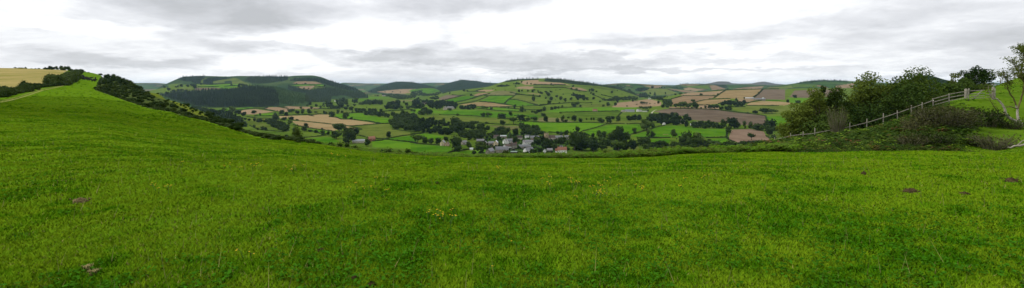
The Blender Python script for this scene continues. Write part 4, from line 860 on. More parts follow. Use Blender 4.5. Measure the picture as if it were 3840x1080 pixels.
# ------------------------------------------------------------------ hedges
HG = {
 'A': ["760,250 930,247 1070,245 1190,238", "1290,235 1400,230 1570,225", "205,345 400,345", "760,190 1050,205 1250,185 1420,180"],
 'B': ["1540,75 1700,58 1900,38 2070,52 2290,92 2370,95", "1900,190 2100,190 2280,180", "2070,55 2170,15", "1750,200 1950,235 2250,240", "1800,380 1960,450 2140,480 2300,490 2480,510", "2300,590 2500,610 2574,620", "2390,185 2574,182", "2370,5 2460,22 2574,40"],
 'C': ["520,640 760,632 1040,640", "1420,548 1520,548", "120,150 300,143 560,143 700,135", "440,160 560,170 640,190 720,188", "2260,660 2400,650 2574,640", "1900,690 2100,670 2300,668"],
 'D': ["0,124 250,115 450,110 620,100 830,100", "420,122 520,138", "830,152 980,165 1070,202 1250,200 1380,215 1600,240 1760,268 1880,290 2040,285", "60,215 340,245 600,270 850,300 1000,305 1150,325 1270,348 1420,382 1490,408 1400,412", "1240,340 1450,322 1700,302 1880,290", "100,310 270,350 430,380 690,412 900,442", "1380,522 1500,542 1600,570", "1700,640 1890,628 1930,608", "1930,605 2130,565 2300,535 2560,505", "1780,592 1930,602 2200,632 2400,655 2574,672", "310,572 480,555 650,542 760,522", "420,425 560,452 650,490 830,505", "1230,78 1370,72 1530,75", "0,545 100,575 300,575", "2090,400 2300,430 2574,460"],
 'E': ["690,460 850,420 1040,372", "940,502 1110,465 1250,425 1340,392", "960,545 1180,512 1300,485 1450,430 1560,375", "1340,392 1480,352 1600,325", "1240,375 1340,392", "1390,487 1560,500 1720,520 1890,545 2070,565 2110,580", "1890,530 1930,480 1980,440 2050,400 2110,360", "1480,370 1800,368 2090,368", "1980,440 2130,455 2280,485 2420,525 2550,558", "1310,590 1560,600 1900,598 2300,582 2550,572", "1310,620 1500,640 1700,668 1900,680 2180,688", "830,355 960,365 1100,370", "1150,290 1280,285 1400,295 1500,295", "2110,345 2280,358 2400,370 2574,388", "2000,305 2300,360", "1290,285 1400,250 1460,242", "1800,610 2100,635 2400,660 2574,655", "640,330 800,280 960,255 1100,245"],
 'G': ["410,78 600,80 900,98 1040,108 1140,112", "730,185 900,190 1100,205 1280,215 1500,222 1700,245", "1530,178 1700,172 1829,182", "1480,92 1600,90 1690,105", "0,345 80,348 150,350", "0,478 100,492 200,500 420,515", "440,640 540,625 610,600 700,598", "620,600 800,580 1100,570", "0,395 60,355 180,345", "1240,135 1410,140", "770,300 960,305 1090,320", "1740,545 1829,550"],
 'H': ["140,555 400,540 600,522 800,510 1060,520 1180,515", "480,615 720,605 980,605", "830,692 1100,690 1400,690 1700,675", "0,545 120,575 300,548", "1370,355 1480,380 1600,410", "1230,365 1340,410 1400,440", "20,380 140,395", "640,212 850,265 1080,290", "0,210 300,212 640,210", "0,148 400,150 640,152", "1620,405 1700,390", "2320,660 2280,690"],
 'I': ["380,45 560,42 850,35 1240,28", "1190,130 1220,90 1260,45", "0,185 250,188 600,188 740,190 900,195 1060,200", "1070,212 1180,205 1310,210", "1340,212 1460,205 1560,212", "700,312 800,290 900,262 1060,208", "1350,370 1480,340 1600,300 1720,262 1829,240", "1480,405 1650,408 1829,410", "220,328 400,338 540,340", "820,382 700,340", "1700,200 1829,195", "1640,520 1829,545", "0,545 80,555 160,590", "830,430 1000,440 1100,450"],
 'J': ["380,630 700,632 1000,640 1300,650 1480,665 1700,700 2000,728", "420,440 540,405 660,372", "660,375 900,372 1320,370", "1280,415 1390,335 1500,270", "880,505 1000,475 1120,448 1300,440 1600,430", "1360,535 1500,490 1600,470", "1930,520 2080,485 2260,462", "2060,410 2150,350 2210,290 2260,242", "1920,572 2200,568 2574,572", "960,295 1300,270 1560,258 1900,245 2574,238", "1640,600 1900,588", "980,562 1180,560"],
 'K': ["0,290 60,258 200,232", "0,405 160,405 280,405", "790,405 900,405 1085,400", "1640,95 1645,155 1690,220 1730,235", "1090,330 1085,400 1110,440 1200,465", "840,-5 1200,42 1460,70 1640,95", "400,395 560,400", "1650,380 1720,430 1790,455"],
}
hrows = []
def hedge(Pw, name, w, h, mat, seed, leaf=0.55, per=1.6):
    r = np.random.default_rng(seed); d = np.linalg.norm(np.diff(Pw, axis=0), axis=1); L = d.sum(); n = max(4, min(160, int(L / (w * 0.9)))); s = np.linspace(0, L, n); cs = np.r_[0, np.cumsum(d)]
    C = np.stack([np.interp(s, cs, Pw[:, k]) for k in range(3)], 1); t = np.gradient(C, axis=0); nr = np.c_[-t[:, 1], t[:, 0], 0 * t[:, 0]]; nr /= np.linalg.norm(nr, axis=1)[:, None] + 1e-9
    prof = np.array([(-0.5, -0.15), (-0.55, 0.5), (-0.25, 0.95), (0.25, 0.95), (0.55, 0.5), (0.5, -0.15)])
    k = 0.62 + 0.55 * vnoise(s / (w * 2.2), s * 0 + seed, 3); k *= 0.8 + 0.4 * r.random(n)
    v = C[:, None] + nr[:, None] * (prof[None, :, 0] * w * k[:, None])[..., None] * (0.85 + 0.3 * r.random((n, 6, 1))); v[..., 2] += prof[None, :, 1] * h * k[:, None]
    m = 6; fc = [(i * m + j, i * m + j + 1, (i + 1) * m + j + 1, (i + 1) * m + j) for i in range(n - 1) for j in range(m - 1)]
    nl = int(min(900, max(12, L / w * per * 3))); i = r.integers(0, n, nl); j = r.integers(1, 5, nl)
    lc = v[i, j] + r.normal(size=(nl, 3)) * w * 0.16; q = rand_unit(nl, r); q[:, 2] = np.abs(q[:, 2]); lv, lf = leaf_quads(lc, q, w * leaf * 0.45, r)
    v = v.reshape(-1, 3); return obj(name, mesh(name, np.concatenate([v, lv]), [np.array(fc), lf + len(v)], mat))
cnt = 0
for t, lst in HG.items():
    for s in lst:
        uv = T(t, [tuple(float(q) for q in w.split(',')) for w in s.split()]); n = max(2, int(np.abs(np.diff(uv[:, 0])).sum() / 6)); a = np.linspace(0, len(uv) - 1, n)
        uv = np.stack([np.interp(a, np.arange(len(uv)), uv[:, k]) for k in (0, 1)], 1); Pw = np.array([hit(u, v, near=False) for u, v in uv]); cnt += 1
        D = np.median(Pw[:, 1]); hh = float(np.clip(D / 560, 1.9, 4.8))
        o = hedge(Pw, 'hedge', hh * 1.4, hh, M['leaf_hedge'], cnt); tag(o, None, 'hedge', 'hedges between the fields')
        um, vm = uv.mean(0); span = uv[-1] - uv[0]
        hrows.append((o, um, vm, 'long dark' if abs(span[0]) > 90 else ('steeply slanting' if abs(span[1]) > 0.45 * abs(span[0]) else 'short dark')))
set_labels(hrows, 'hedge')

# ------------------------------------------------------------------ houses
def house(name, label, cat, tile, x, y, L, W, eave, rise, yaw, wall, roof, chim=1, win=2, door=True, group='village houses'):
    u, v = T(tile, [(x, y)])[0]; P = hit(u, v, near=False); P[2] -= 0.3
    if tile == 'V': L, W, eave, rise = min(L, 19), W, eave * 1.25, rise * 1.05
    h = empty(name, P, math.radians(yaw) - math.atan2(P[0], P[1])); tag(h, label, cat, group)
    l, w = L / 2, W / 2; z1, z2 = eave + 0.3, eave + rise + 0.3
    b = MB(); b.add([(-l, -w, -1), (l, -w, -1), (l, w, -1), (-l, w, -1), (-l, -w, z1), (l, -w, z1), (l, w, z1), (-l, w, z1)], [(0, 1, 5, 4), (2, 3, 7, 6), (1, 2, 6, 5), (3, 0, 4, 7)])
    b.add([(-l, -w, z1), (-l, w, z1), (-l, 0, z2), (l, -w, z1), (l, w, z1), (l, 0, z2)], [(0, 2, 1), (3, 4, 5)]); b.build('wall', M[wall], h)
    r = MB(); o = 0.35; s = rise / w
    for q in (-1, 1):
        e = [(-l - o, q * (w + o), z1 - s * o + 0.06), (l + o, q * (w + o), z1 - s * o + 0.06), (l + o, 0, z2 + 0.06), (-l - o, 0, z2 + 0.06)]
        t = [(a, c, d + 0.18) for a, c, d in e]; r.add(e + t, [(0, 1, 2, 3), (4, 5, 6, 7), (0, 1, 5, 4), (0, 3, 7, 4), (1, 2, 6, 5)])
    rf = r.build('roof', M[roof], h)
    for k in range(chim):
        c = MB(); cx = (l - 0.7) * (1 if k == 0 else -1); c.box((cx, 0, z2 + 0.35), (0.9, 0.7, 1.7)); c.tube([(cx, 0, z2 + 1.2), (cx, 0, z2 + 1.65)], 0.16, 6); c.build('chimney', M['brick'], rf)
    floors = 2 if eave > 4.4 else 1
    for side, n, ln in (('f', win, L), ('g', 1 if win else 0, W)):
        for fl in range(floors):
            zc = 1.5 + 2.5 * fl + 0.3
            for k in range(n):
                a = (k + 0.5) / n * ln * 0.9 - ln * 0.45
                if side == 'f' and door and fl == 0 and k == n // 2: a += 0.0
                fr = MB(); ps = MB()
                if side == 'f': fr.box((a, -w - 0.02, zc), (1.25, 0.12, 1.35)); ps.box((a, -w - 0.10, zc), (1.0, 0.05, 1.1))
                else: fr.box((-l - 0.02, a, zc), (0.12, 1.25, 1.35)); ps.box((-l - 0.10, a, zc), (0.05, 1.0, 1.1))
                wn = fr.build('window', M['white'], h); ps.build('pane', M['glass'], wn)
    if door:
        d = MB(); d.box((L * 0.02 + (L / 2 / max(win, 1)) * 0.9, -w - 0.03, 1.2), (1.0, 0.10, 2.1)); d.build('door', M['door'], h)
    return h
HS = [
 ('V',650,410,15,8,3.6,3.2,40,'white','brownroof',1,2,'house','white gabled house with a long brown roof in mid village'),
 ('V',965,364,9,7,4.0,3.2,84,'white','greyroof',1,1,'house','white house whose steep gable faces the hill, behind a long grey roof'),
 ('V',1035,310,17,8,3.0,3.0,8,'white','greyroof',1,3,'house','wide white bungalow with grey roof uphill of the gable'),
 ('V',1045,474,16,7,3.4,3.0,48,'white','slate',0,2,'house','white gable-ended building with dark slate roof at the lane end'),
 ('V',970,394,23,6,2.6,2.4,3,'stone','slate',0,3,'barn','very long low slate roofed range across mid village'),
 ('V',412,340,8,6.5,4.2,3.0,82,'cream','whiteroof',1,1,'house','cream gabled cottage under a shiny pale roof'),
 ('V',600,300,8,7,3.8,3.0,60,'white','greyroof',1,1,'house','left of two white houses close behind the cream cottage'),
 ('V',682,302,10,7,4.0,3.0,22,'white','slate',1,2,'house','right of two white houses close behind the cream cottage'),
 ('V',110,292,13,8,3.5,2.5,5,'boards','greyroof',0,0,'barn','dark boarded barn with grey roof on the village left'),
 ('V',205,337,7,6,3.5,2.5,80,'stone','slate',0,1,'shed','small stone shed with gable beside the dark boarded barn'),
 ('V',555,188,12,6,2.6,1.2,0,'stone','whiteroof',0,0,'shed','low shed with gleaming white roof at the village back'),
 ('V',300,508,13,8,4.0,3.4,62,'stone','slate',1,1,'barn','stone barn with steep slate gable just over the field edge'),
 ('V',530,474,26,10,4.0,3.6,3,'stone','slate',0,3,'barn','big stone barn with the broadest slate roof near the field edge'),
 ('V',1640,234,13,7,4.0,3.0,5,'stone','greyroof',1,2,'house','stone house with grey roof directly right of the church'),
 ('V',1785,222,8,6,4.0,2.6,10,'palestone','greyroof',1,1,'house','pale roofed house at the village right end, past the church'),
 ('V',1695,502,13,8,5.0,3.4,4,'white','redtile',2,3,'house','white house with large red tiled roof and two chimneys'),
 ('V',1608,504,6,6,4.0,2.6,0,'white','redtile',0,1,'house','small red tiled annexe left of the red roofed house'),
 ('V',868,220,10,7,3.0,3.0,15,'palestone','browntile',0,1,'house','cottage with dark brown roof behind the village trees'),
 ('V',1015,192,8,6,3.0,1.6,5,'white','greyroof',0,1,'house','small low white house at the back of the village'),
 ('V',1165,224,16,8,3.0,3.0,4,'stone','slate',1,2,'house','long slate roofed house left of the church tower'),
 ('V',760,502,9,5,2.6,0.8,5,'boards','greenroof',0,0,'shed','open shed with pale green roof left of the lane'),
 ('V',800,547,5,3,1.8,0.5,0,'white','greyroof',0,0,'shed','tiny white shed nearest the field edge, left of the lane'),
 ('V',1358,482,4,4,3.0,1.5,80,'white','slate',0,1,'shed','small white outhouse right of the lane'),
 ('V',1680,387,5,3,2.0,1.0,5,'white','greyroof',0,0,'shed','little greenhouse-like shed above the red tiled house'),
 ('G',460,514,8,7,5.0,3.6,72,'cream','greyroof',1,1,'house','tall white cottage with a pointed gable in the trees'),
 ('G',522,518,6,6,3.6,2.5,75,'pinkwall','brownroof',0,1,'house','pinkish cottage beside the tall white gabled one'),
 ('G',765,504,9,7,4.0,3.0,40,'stone','greyroof',1,1,'house','grey roofed house half hidden among dark trees left of the village'),
 ('G',868,580,5,3,2.2,1.0,0,'white','whiteroof',0,0,'shed','small white shed at the paddock edge left of the village'),
 ('V',320,332,9,7,3.0,2.5,10,'stone','slate',0,1,'house','low slate cottage left of the cream cottage'),
 ('V',760,404,9,7,5.0,3.0,10,'stone','brownroof',2,2,'house','stone house with two chimneys behind the long brown roof'),
 ('V',1455,472,8,5,3.0,2.0,5,'stone','greyroof',0,1,'shed','grey shed between the lane and the red tiled house'),
 ('V',420,197,10,6,3.0,2.0,0,'stone','brownroof',0,1,'shed','brown roofed shed left of the gleaming white roof'),
 ('E',690,652,18,10,8,5,70,'palestone','slate',2,2,'house','pale stone manor house with a tall gable by the dark wood'),
 ('E',790,642,24,10,7,5,5,'palestone','greyroof',1,3,'house','long grey roofed wing beside the manor gable'),
 ('E',848,640,12,9,6,4,75,'palestone','slate',0,1,'house','right-hand gabled lodge of the manor group'),
 ('E',270,547,20,9,6,4,10,'pinkwall','browntile',1,3,'house','pinkish house among trees left of the manor'),
 ('H',1240,690,17,9,5,5,0,'pinkwall','redtile',1,3,'house','lone pinkish farmhouse between two clipped dark hedges'),
 ('H',2098,690,10,8,6,4,75,'white','greyroof',1,1,'farmhouse','bright white gabled farmhouse right of the grey barn'),
 ('H',2145,688,10,7,5,3,5,'white','slate',1,1,'house','low white wing on the right of the white farmhouse'),
 ('H',1940,694,34,14,5,4,0,'asbestos','slate',0,0,'barn','broad grey barn left of the white farmhouse'),
 ('H',1810,700,15,9,5,3,40,'palestone','greyroof',0,1,'barn','pale small barn at the left end of the white farm'),
 ('H',2235,692,20,4,2.5,1,0,'white','greyroof',0,0,'shed','long low white shed right of the white farmhouse'),
 ('H',2335,437,14,8,5,4,0,'white','slate',1,2,'house','tiny far white house above the sloping tan field'),
 ('K',450,202,14,9,6,4,60,'palestone','slate',2,2,'house','grey stone house among trees below the big ploughed field'),
 ('K',190,220,7,6,4,2,80,'white','slate',0,1,'shed','small white building at the left of the meadow with cattle'),
 ('K',592,230,8,6,3,1.5,0,'white','whiteroof',0,0,'shed','low shed with white roof above the meadow with cattle'),
 ('K',645,217,9,7,4,3,20,'palestone','slate',1,1,'house','pale cottage in the tree belt below the big ploughed field'),
 ('J',1990,436,30,10,4,2,0,'palestone','whiteroof',0,0,'barn','long pale barn among the brown upland fields'),
 ('J',2190,462,40,12,5,3,0,'stone','slate',0,0,'barn','wide dark barn among the brown upland fields'),
 ('J',2262,447,12,8,6,4,80,'white','slate',1,1,'house','tiny white farmhouse at the end of the upland barns'),
 ('D',1420,670,20,9,3.2,2.6,-4,'palestone','asbestos',0,3,'barn','long barn with pale grey sheet roof below the grass slope'),
 ('D',1680,636,11,8,4.5,3.6,20,'brick','redtile',1,1,'farmhouse','red brick farmhouse with red roof beside the pale barn'),
 ('C',970,484,18,9,5,4,10,'white','slate',1,2,'house','far white cottage at the foot of the dark forest'),
 ('C',1945,378,40,14,6,4,0,'palestone','slate',0,0,'barn','far grey barns by the hamlet under the cone-shaped hill'),
]
for (t, x, y, L, W, e, ri, yw, wl, rf, ch, wn, cat, lab) in HS:
    house({'house': 'house', 'barn': 'barn', 'shed': 'shed', 'farmhouse': 'farmhouse'}[cat], lab, cat, t, x, y, L, W, e, ri, yw, wl, rf, ch, wn, cat in ('house', 'farmhouse'), 'houses and farm buildings in the valley')
def church():
    u, v = T('V', [(1392, 236)])[0]; P = hit(u, v, near=False); c = empty('church', P, math.radians(6)); tag(c, 'stone church with square tower, brown nave roof and small flagpole', 'church')
    b = MB(); b.box((0, 0, 5.4), (7.2, 7.2, 12.8)); b.box((0, 0, 11.9), (7.6, 7.6, 0.35)); 
    for i in range(4):
        for s in (-1, 1):
            b.box((-2.7 + i * 1.8, s * 3.5, 12.45), (1.0, 0.5, 0.75)); b.box((s * 3.5, -2.7 + i * 1.8, 12.46), (0.5, 0.9, 0.74))
    tw = b.build('tower', M['sandstone'], c)
    w = MB(); w.box((0, -3.62, 8.6), (1.1, 0.1, 1.9)); w.build('louvre_window', M['glass'], tw)
    f = MB(); f.tube([(0, 0, 11.5), (0, 0, 15.4)], 0.09, 6); f.build('flagpole', M['metal'], tw)
    def nave(nm, x0, x1, w_, e, r_, roof):
        m = MB(); m.box(((x0 + x1) / 2, 0.5, e / 2 - 0.5), (x1 - x0, w_, e + 1)); zt = e
        m.add([(x0 + .02, 0.5 - w_ / 2, zt), (x0 + .02, 0.5 + w_ / 2, zt), (x0 + .02, 0.5, zt + r_), (x1, 0.5 - w_ / 2, zt), (x1, 0.5 + w_ / 2, zt), (x1, 0.5, zt + r_)], [(0, 2, 1), (3, 4, 5)]); n = m.build(nm, M['palestone'], c)
        k = MB(); 
        for q in (-1, 1): k.add([(x0 + .05, 0.5 + q * (w_ / 2 + .3), zt - .1), (x1 + .3, 0.5 + q * (w_ / 2 + .3), zt - .1), (x1 + .3, 0.5, zt + r_ + .08), (x0 + .05, 0.5, zt + r_ + .08)], [(0, 1, 2, 3)])
        k.build('roof', M[roof], n)
        for i in range(3):
            g = MB(); g.box((x0 + (x1 - x0) * (0.25 + 0.25 * i), 0.5 - w_ / 2 - .03, e * 0.5), (0.9, 0.1, 2.0)); g.build('window', M['glass'], n)
    nave('nave', 3.7, 15.5, 8.4, 4.6, 4.4, 'browntile'); nave('chancel', 15.6, 21.5, 6.4, 3.8, 3.2, 'greyroof')
church()

# ------------------------------------------------------------------ cattle
def cow_mesh(name, mat, graze):
    V = [(0, 0, 1.0), (-.75, 0, 1.05), (.62, 0, 1.05), (1.0, 0, 1.2 if not graze else 1.0), (1.3, 0, 1.35 if not graze else .5), (1.62, 0, 1.22 if not graze else .16),
         (-.72, .22, .7), (-.78, .22, .38), (-.72, .22, .0), (-.72, -.22, .7), (-.66, -.22, .38), (-.70, -.22, 0), (.58, .2, .68), (.62, .2, .36), (.6, .2, 0), (.58, -.2, .68), (.56, -.2, .36), (.6, -.2, 0), (-.98, 0, 1.05), (-1.04, 0, .5),
         (1.28, .26, 1.42 if not graze else .6), (1.28, -.26, 1.42 if not graze else .6)]
    E = [(0, 1), (0, 2), (2, 3), (3, 4), (4, 5), (1, 6), (6, 7), (7, 8), (1, 9), (9, 10), (10, 11), (2, 12), (12, 13), (13, 14), (2, 15), (15, 16), (16, 17), (1, 18), (18, 19), (4, 20), (4, 21)]
    R = [.42, .36, .38, .24, .17, .10, .17, .09, .07, .17, .09, .07, .14, .08, .07, .14, .08, .07, .07, .04, .05, .05]
    me = bpy.data.meshes.new(name); me.from_pydata(V, E, []); o = bpy.data.objects.new(name, me); link(o)
    o.modifiers.new('s', 'SKIN'); sl = me.skin_vertices[0].data
    for i, r in enumerate(R): sl[i].radius = (r, r)
    sl[0].use_root = True
    o.modifiers.new('u', 'SUBSURF').levels = 1
    dg = bpy.context.evaluated_depsgraph_get(); m2 = bpy.data.meshes.new_from_object(o.evaluated_get(dg)); m2.name = name
    bpy.data.objects.remove(o); m2.materials.clear(); m2.materials.append(mat)
    for p in m2.polygons: p.use_smooth = True; p.material_index = 0
    return m2
COWS = [cow_mesh('cow', M['cow'], False), cow_mesh('cow', M['cow'], True)]; TAN = cow_mesh('cow', M['cow_tan'], True)
def nhit(u, v):
    for d in range(0, 120):
        P = hit(u, v + d, far=False)
        if P[1] < 779: return P
    return P
cp = sorted([(55,150),(70,156),(85,158),(100,140),(110,134),(115,166),(121,182),(140,176),(150,172),(161,176),(180,166),(188,186),(222,166),(218,196),(255,206),(258,190),(277,191),(282,166),(64,146),(95,167),(131,161),(76,166),(106,156),(46,148),(170,172)])
for i, p in enumerate(cp):
    u, v = T('M', [p])[0]; o = obj('cow', COWS[i % 2], None, nhit(u, v), random.random() * 6.28); o.scale = (1.15,) * 3
    tag(o, f"black cow, {ORD[i]} from the left in the hilltop herd", 'cow', 'black cattle on the hilltop pasture')
for i, p in enumerate([(185, 369), (207, 367), (236, 366)]):
    u, v = T('K', [p])[0]; o = obj('cow', TAN, None, hit(u, v, near=False), [0.4, 2.9, 0.1][i]); o.scale = (1.2,) * 3
    tag(o, f"tan cow grazing the valley meadow, {ORD[i]} from the left of three", 'cow', 'tan cattle in the valley meadow')

# ------------------------------------------------------------------ near trees behind the rail fence
def nz(X, Y): return float(near_uz(np.array(1920 + X / Y * F), np.array(Y)))
def near_tree(name, label, u, vtop, wpx, Y, leaf, seed, n=4200, ls=0.17, shape=(1, 1), low=0.18, sparse=0.0, bark='bark', cat='tree', group='trees behind the rail fence'):
    r = np.random.default_rng(seed); X = (u - 1920) / F * Y; z = nz(X, Y); H = EYE + (VH - vtop) / F * Y - z; W = wpx / F * Y
    t = empty(name, (X, Y, z)); tag(t, label, cat, group)
    nc = int(30 * shape[0]); C = []
    while len(C) < nc:
        p = r.uniform(-1, 1, 3); q = np.linalg.norm(p)
        if 0.25 < q < 1: 
            zz = low + (p[2] * 0.5 + 0.5) * (0.98 - low - 0.07); wid = (1 - 0.55 * max(0, (zz - 0.55) / 0.45) ** 1.5 * shape[1])
            C.append((p[0] * W * 0.42 * wid, p[1] * W * 0.42 * wid, zz * H))
    C = np.array(C); C[0] = (0.02 * W, 0, 0.93 * H); R = W * (0.12 + 0.085 * r.random(nc)) * (1 - sparse * 0.4)
    n = int(n * 1.35); k = r.choice(nc, n, p=R ** 2 / (R ** 2).sum()); d = rand_unit(n, r); rad = R[k] * (0.35 + 0.85 * r.random(n) ** 0.6)
    p = C[k] + d * rad[:, None] * (1.1, 1.1, 0.85); q = d * 0.6 + rand_unit(n, r) + (0, 0, 0.5); q /= np.linalg.norm(q, axis=1)[:, None]
    lv, lf = leaf_quads(p, q, ls * (0.6 + 0.8 * r.random(n)), r)
    obj('crown', mesh('crown', lv, [lf], leaf), t)
    b = MB(); bend = r.normal(size=2) * 0.03 * H; tr = max(0.10, 0.022 * H)
    b.tube([(0, 0, -0.4), (0, 0, 0.1 * H), (bend[0], bend[1], 0.4 * H), (bend[0] * 0.4, 0, 0.72 * H), (C[0][0], 0, 0.92 * H)], [tr * 1.3, tr, tr * 0.8, tr * 0.4, tr * 0.12], 7)
    for c in C[1:]:
        f = r.uniform(0.3, 0.75) * min(1, c[2] / H / 0.6); s = np.array((bend[0] * f, bend[1] * f, f * H * 0.75)); m_ = (s + c) / 2 + (0, 0, -0.03 * H) + r.normal(size=3) * 0.02 * H
        b.tube([s, m_, c], [tr * 0.38, tr * 0.24, tr * 0.07], 4)
    b.build('trunk', M[bark], t, True); return t
near_tree('oak_tree', 'small leafy tree at the left end of the fence row, lowest of them', 2978, 388, 105, 69, M['leaf_oak'], 1, 3600, 0.15, low=0.05)
near_tree('oak_tree', 'leafy light green tree, second from left behind the fence', 3052, 330, 105, 69, M['leaf_oak'], 2, 4200, 0.15, low=0.06)
near_tree('pine_tree', 'dark narrow tree peeping up between the second and third fence trees', 3085, 310, 62, 76, M['leaf_deep'], 3, 2600, 0.16)
near_tree('ash_tree', 'olive-brown tree with bare twigs in front, third big one from left', 3138, 325, 120, 69, M['leaf_ash'], 4, 3800, 0.14, low=0.06, sparse=0.3)
near_tree('oak_tree', 'tallest oak behind the middle of the rail fence', 3262, 268, 185, 70, M['leaf_oak'], 5, 9000, 0.16, (1.6, 1.0), low=0.05)
near_tree('holly_tree', 'dark broad tree directly right of the tallest oak', 3368, 285, 150, 70, M['leaf_deep'], 6, 6500, 0.17, (1.3, 0.6), low=0.02)
near_tree('oak_tree', 'large dark green tree with light green top, right of centre in the row', 3436, 262, 195, 68, M['leaf_oak'], 7, 8000, 0.16, (1.5, 0.7), low=0.12)
near_tree('holly_tree', 'dark undergrowth tree filling the gap behind the fence rails', 3400, 330, 210, 64, M['leaf_deep'], 8, 6000, 0.16, (1.3, 0.5), low=0.0)
near_tree('holly_tree', 'low dark undergrowth under the left half of the fence trees', 3105, 432, 190, 66, M['leaf_deep'], 15, 4200, 0.15, (1.2, 0.3), low=0.0)
near_tree('holly_tree', 'low dark undergrowth at the foot of the tallest oak', 3262, 395, 190, 65, M['leaf_deep'], 16, 4600, 0.15, (1.2, 0.3), low=0.0)
near_tree('pine_tree', 'thin dark treetop between the broad tree and the gate pines', 3508, 282, 60, 82, M['leaf_deep'], 9, 1800, 0.16)
near_tree('pine_tree', 'small wind-blown pine with gappy crown left of the gate pine', 3580, 272, 78, 84, M['leaf_ash'], 10, 1900, 0.15, (0.7, 0.4), low=0.35, sparse=0.5)
near_tree('pine_tree', 'tall dark pine with ragged crown rising behind the gate', 3662, 250, 110, 84, M['leaf_deep'], 11, 2400, 0.15, (0.8, 0.3), low=0.3, sparse=0.7)
near_tree('pine_tree', 'squat dark pine between the two ragged ones behind the gate', 3618, 296, 110, 80, M['leaf_deep'], 12, 2600, 0.15, (0.9, 0.3), low=0.02, sparse=0.3)
near_tree('holly_tree', 'low dark evergreen mass beside the gate', 3560, 318, 130, 76, M['leaf_deep'], 13, 3600, 0.16, (1, 0.4), low=0.0)
near_tree('thorn_tree', 'dark low thorn tree hiding the foot of the gate pines', 3680, 322, 70, 78, M['leaf_deep'], 14, 1600, 0.15, (1, 0.4), low=0.0)

# ------------------------------------------------------------------ twiggy thickets, bushes, brambles
def twigs(b, base, spread, H, n, r, rad=0.012, droop=0.25, lean=(0, 0)):
    tips = []
    for _ in range(n):
        a = r.random() * 6.283; o = np.array((math.cos(a), math.sin(a))) * spread * math.sqrt(r.random()) * 0.55; d = np.array((math.cos(a), math.sin(a))) * spread * (0.35 + 0.65 * r.random()); h = H * (0.45 + 0.55 * r.random())
        p0 = base + (o[0], o[1], -0.1); p3 = base + (d[0] + lean[0] * h, d[1] + lean[1] * h, h * (1 - droop * r.random())); p1 = p0 + (d[0] * 0.15, d[1] * 0.15, h * 0.45); p2 = p0 + (d[0] * 0.6 + r.normal() * .1, d[1] * 0.6 + r.normal() * .1, h * 0.9)
        b.tube([p0, p1, p2, p3], [rad * 2.2, rad * 1.6, rad, rad * 0.4], 3); tips += [p1, p2, p3, (p2 + p3) / 2, (p1 + p2) / 2]
    return np.array(tips)
def thicket(name, label, u, vb, wpx, hpx, leaf, seed, ntw=160, nl=1500, ls=0.09, bark='twig', cat='bush', group='thorn thickets on the bank'):
    r = np.random.default_rng(seed); P = nhit(u, vb); Y = P[1]; W, H = wpx / F * Y, hpx / F * Y; t = empty(name, P); tag(t, label, cat, group)
    b = MB(); tips = twigs(b, np.zeros(3), W / 2, H, ntw, r, 0.013)
    b.build('branches', M[bark], t)['kind'] = 'stuff'
    if nl:
        c = tips[r.integers(0, len(tips), nl)] + r.normal(size=(nl, 3)) * 0.16; q = rand_unit(nl, r); q[:, 2] += 0.4; q /= np.linalg.norm(q, axis=1)[:, None]
        lv, lf = leaf_quads(c, q, ls * (0.6 + 0.8 * r.random(nl)), r); obj('foliage', mesh('foliage', lv, [lf], leaf), t)
    return t
M['leaf_thorn'] = m_leaf('thorn_leaves', (0.050, 0.058, 0.016), (0.125, 0.125, 0.042), 0.2, 0.9)
M['leaf_bram'] = m_leaf('bramble_leaves', (0.018, 0.038, 0.005), (0.056, 0.085, 0.014), 0.2, 0.9)
thicket('hawthorn_bush', 'largest grey-brown twiggy hawthorn in front of the rail fence', 3535, 500, 180, 106, M['leaf_thorn'], 21, 420, 3800, 0.085)
thicket('hawthorn_bush', 'grey-brown hawthorn left of the largest one on the bank', 3450, 520, 110, 78, M['leaf_thorn'], 22, 220, 1900, 0.085)
thicket('hawthorn_bush', 'dark hawthorn low in front of the largest one', 3500, 556, 120, 62, M['leaf_bram'], 23, 200, 2200, 0.08)
thicket('hawthorn_bush', 'pale twiggy hawthorn at the foot of the bank, right of the ferns', 3420, 562, 90, 60, M['leaf_thorn'], 24, 150, 900, 0.07)
thicket('bramble_bush', 'dark bramble on the green slope below the gate', 3700, 470, 95, 65, M['leaf_bram'], 25, 150, 1900, 0.08)
thicket('bramble_bush', 'dark bramble tucked under the leaning dead limb', 3640, 480, 70, 50, M['leaf_bram'], 26, 100, 1100, 0.08)
thicket('dead_bush', 'sparse bare-twigged shrub low on the green slope', 3735, 560, 130, 62, M['leaf_thorn'], 27, 110, 420, 0.06)
thicket('bramble_bush', 'small dark bramble in the hollow below the sparse shrub', 3665, 548, 70, 40, M['leaf_bram'], 28, 90, 900, 0.07)
thicket('bramble_bush', 'dark bramble at the foot of the dead tree', 3790, 482, 70, 34, M['leaf_bram'], 29, 90, 900, 0.07)
thicket('dead_bush', 'bare upright twigs beside the dark bramble below the gate', 3680, 470, 50, 60, M['leaf_thorn'], 30, 34, 60, 0.05)
thicket('ash_sapling', 'bare grey sapling in front of the olive-brown tree', 3140, 512, 70, 130, M['leaf_ash'], 31, 110, 500, 0.07)

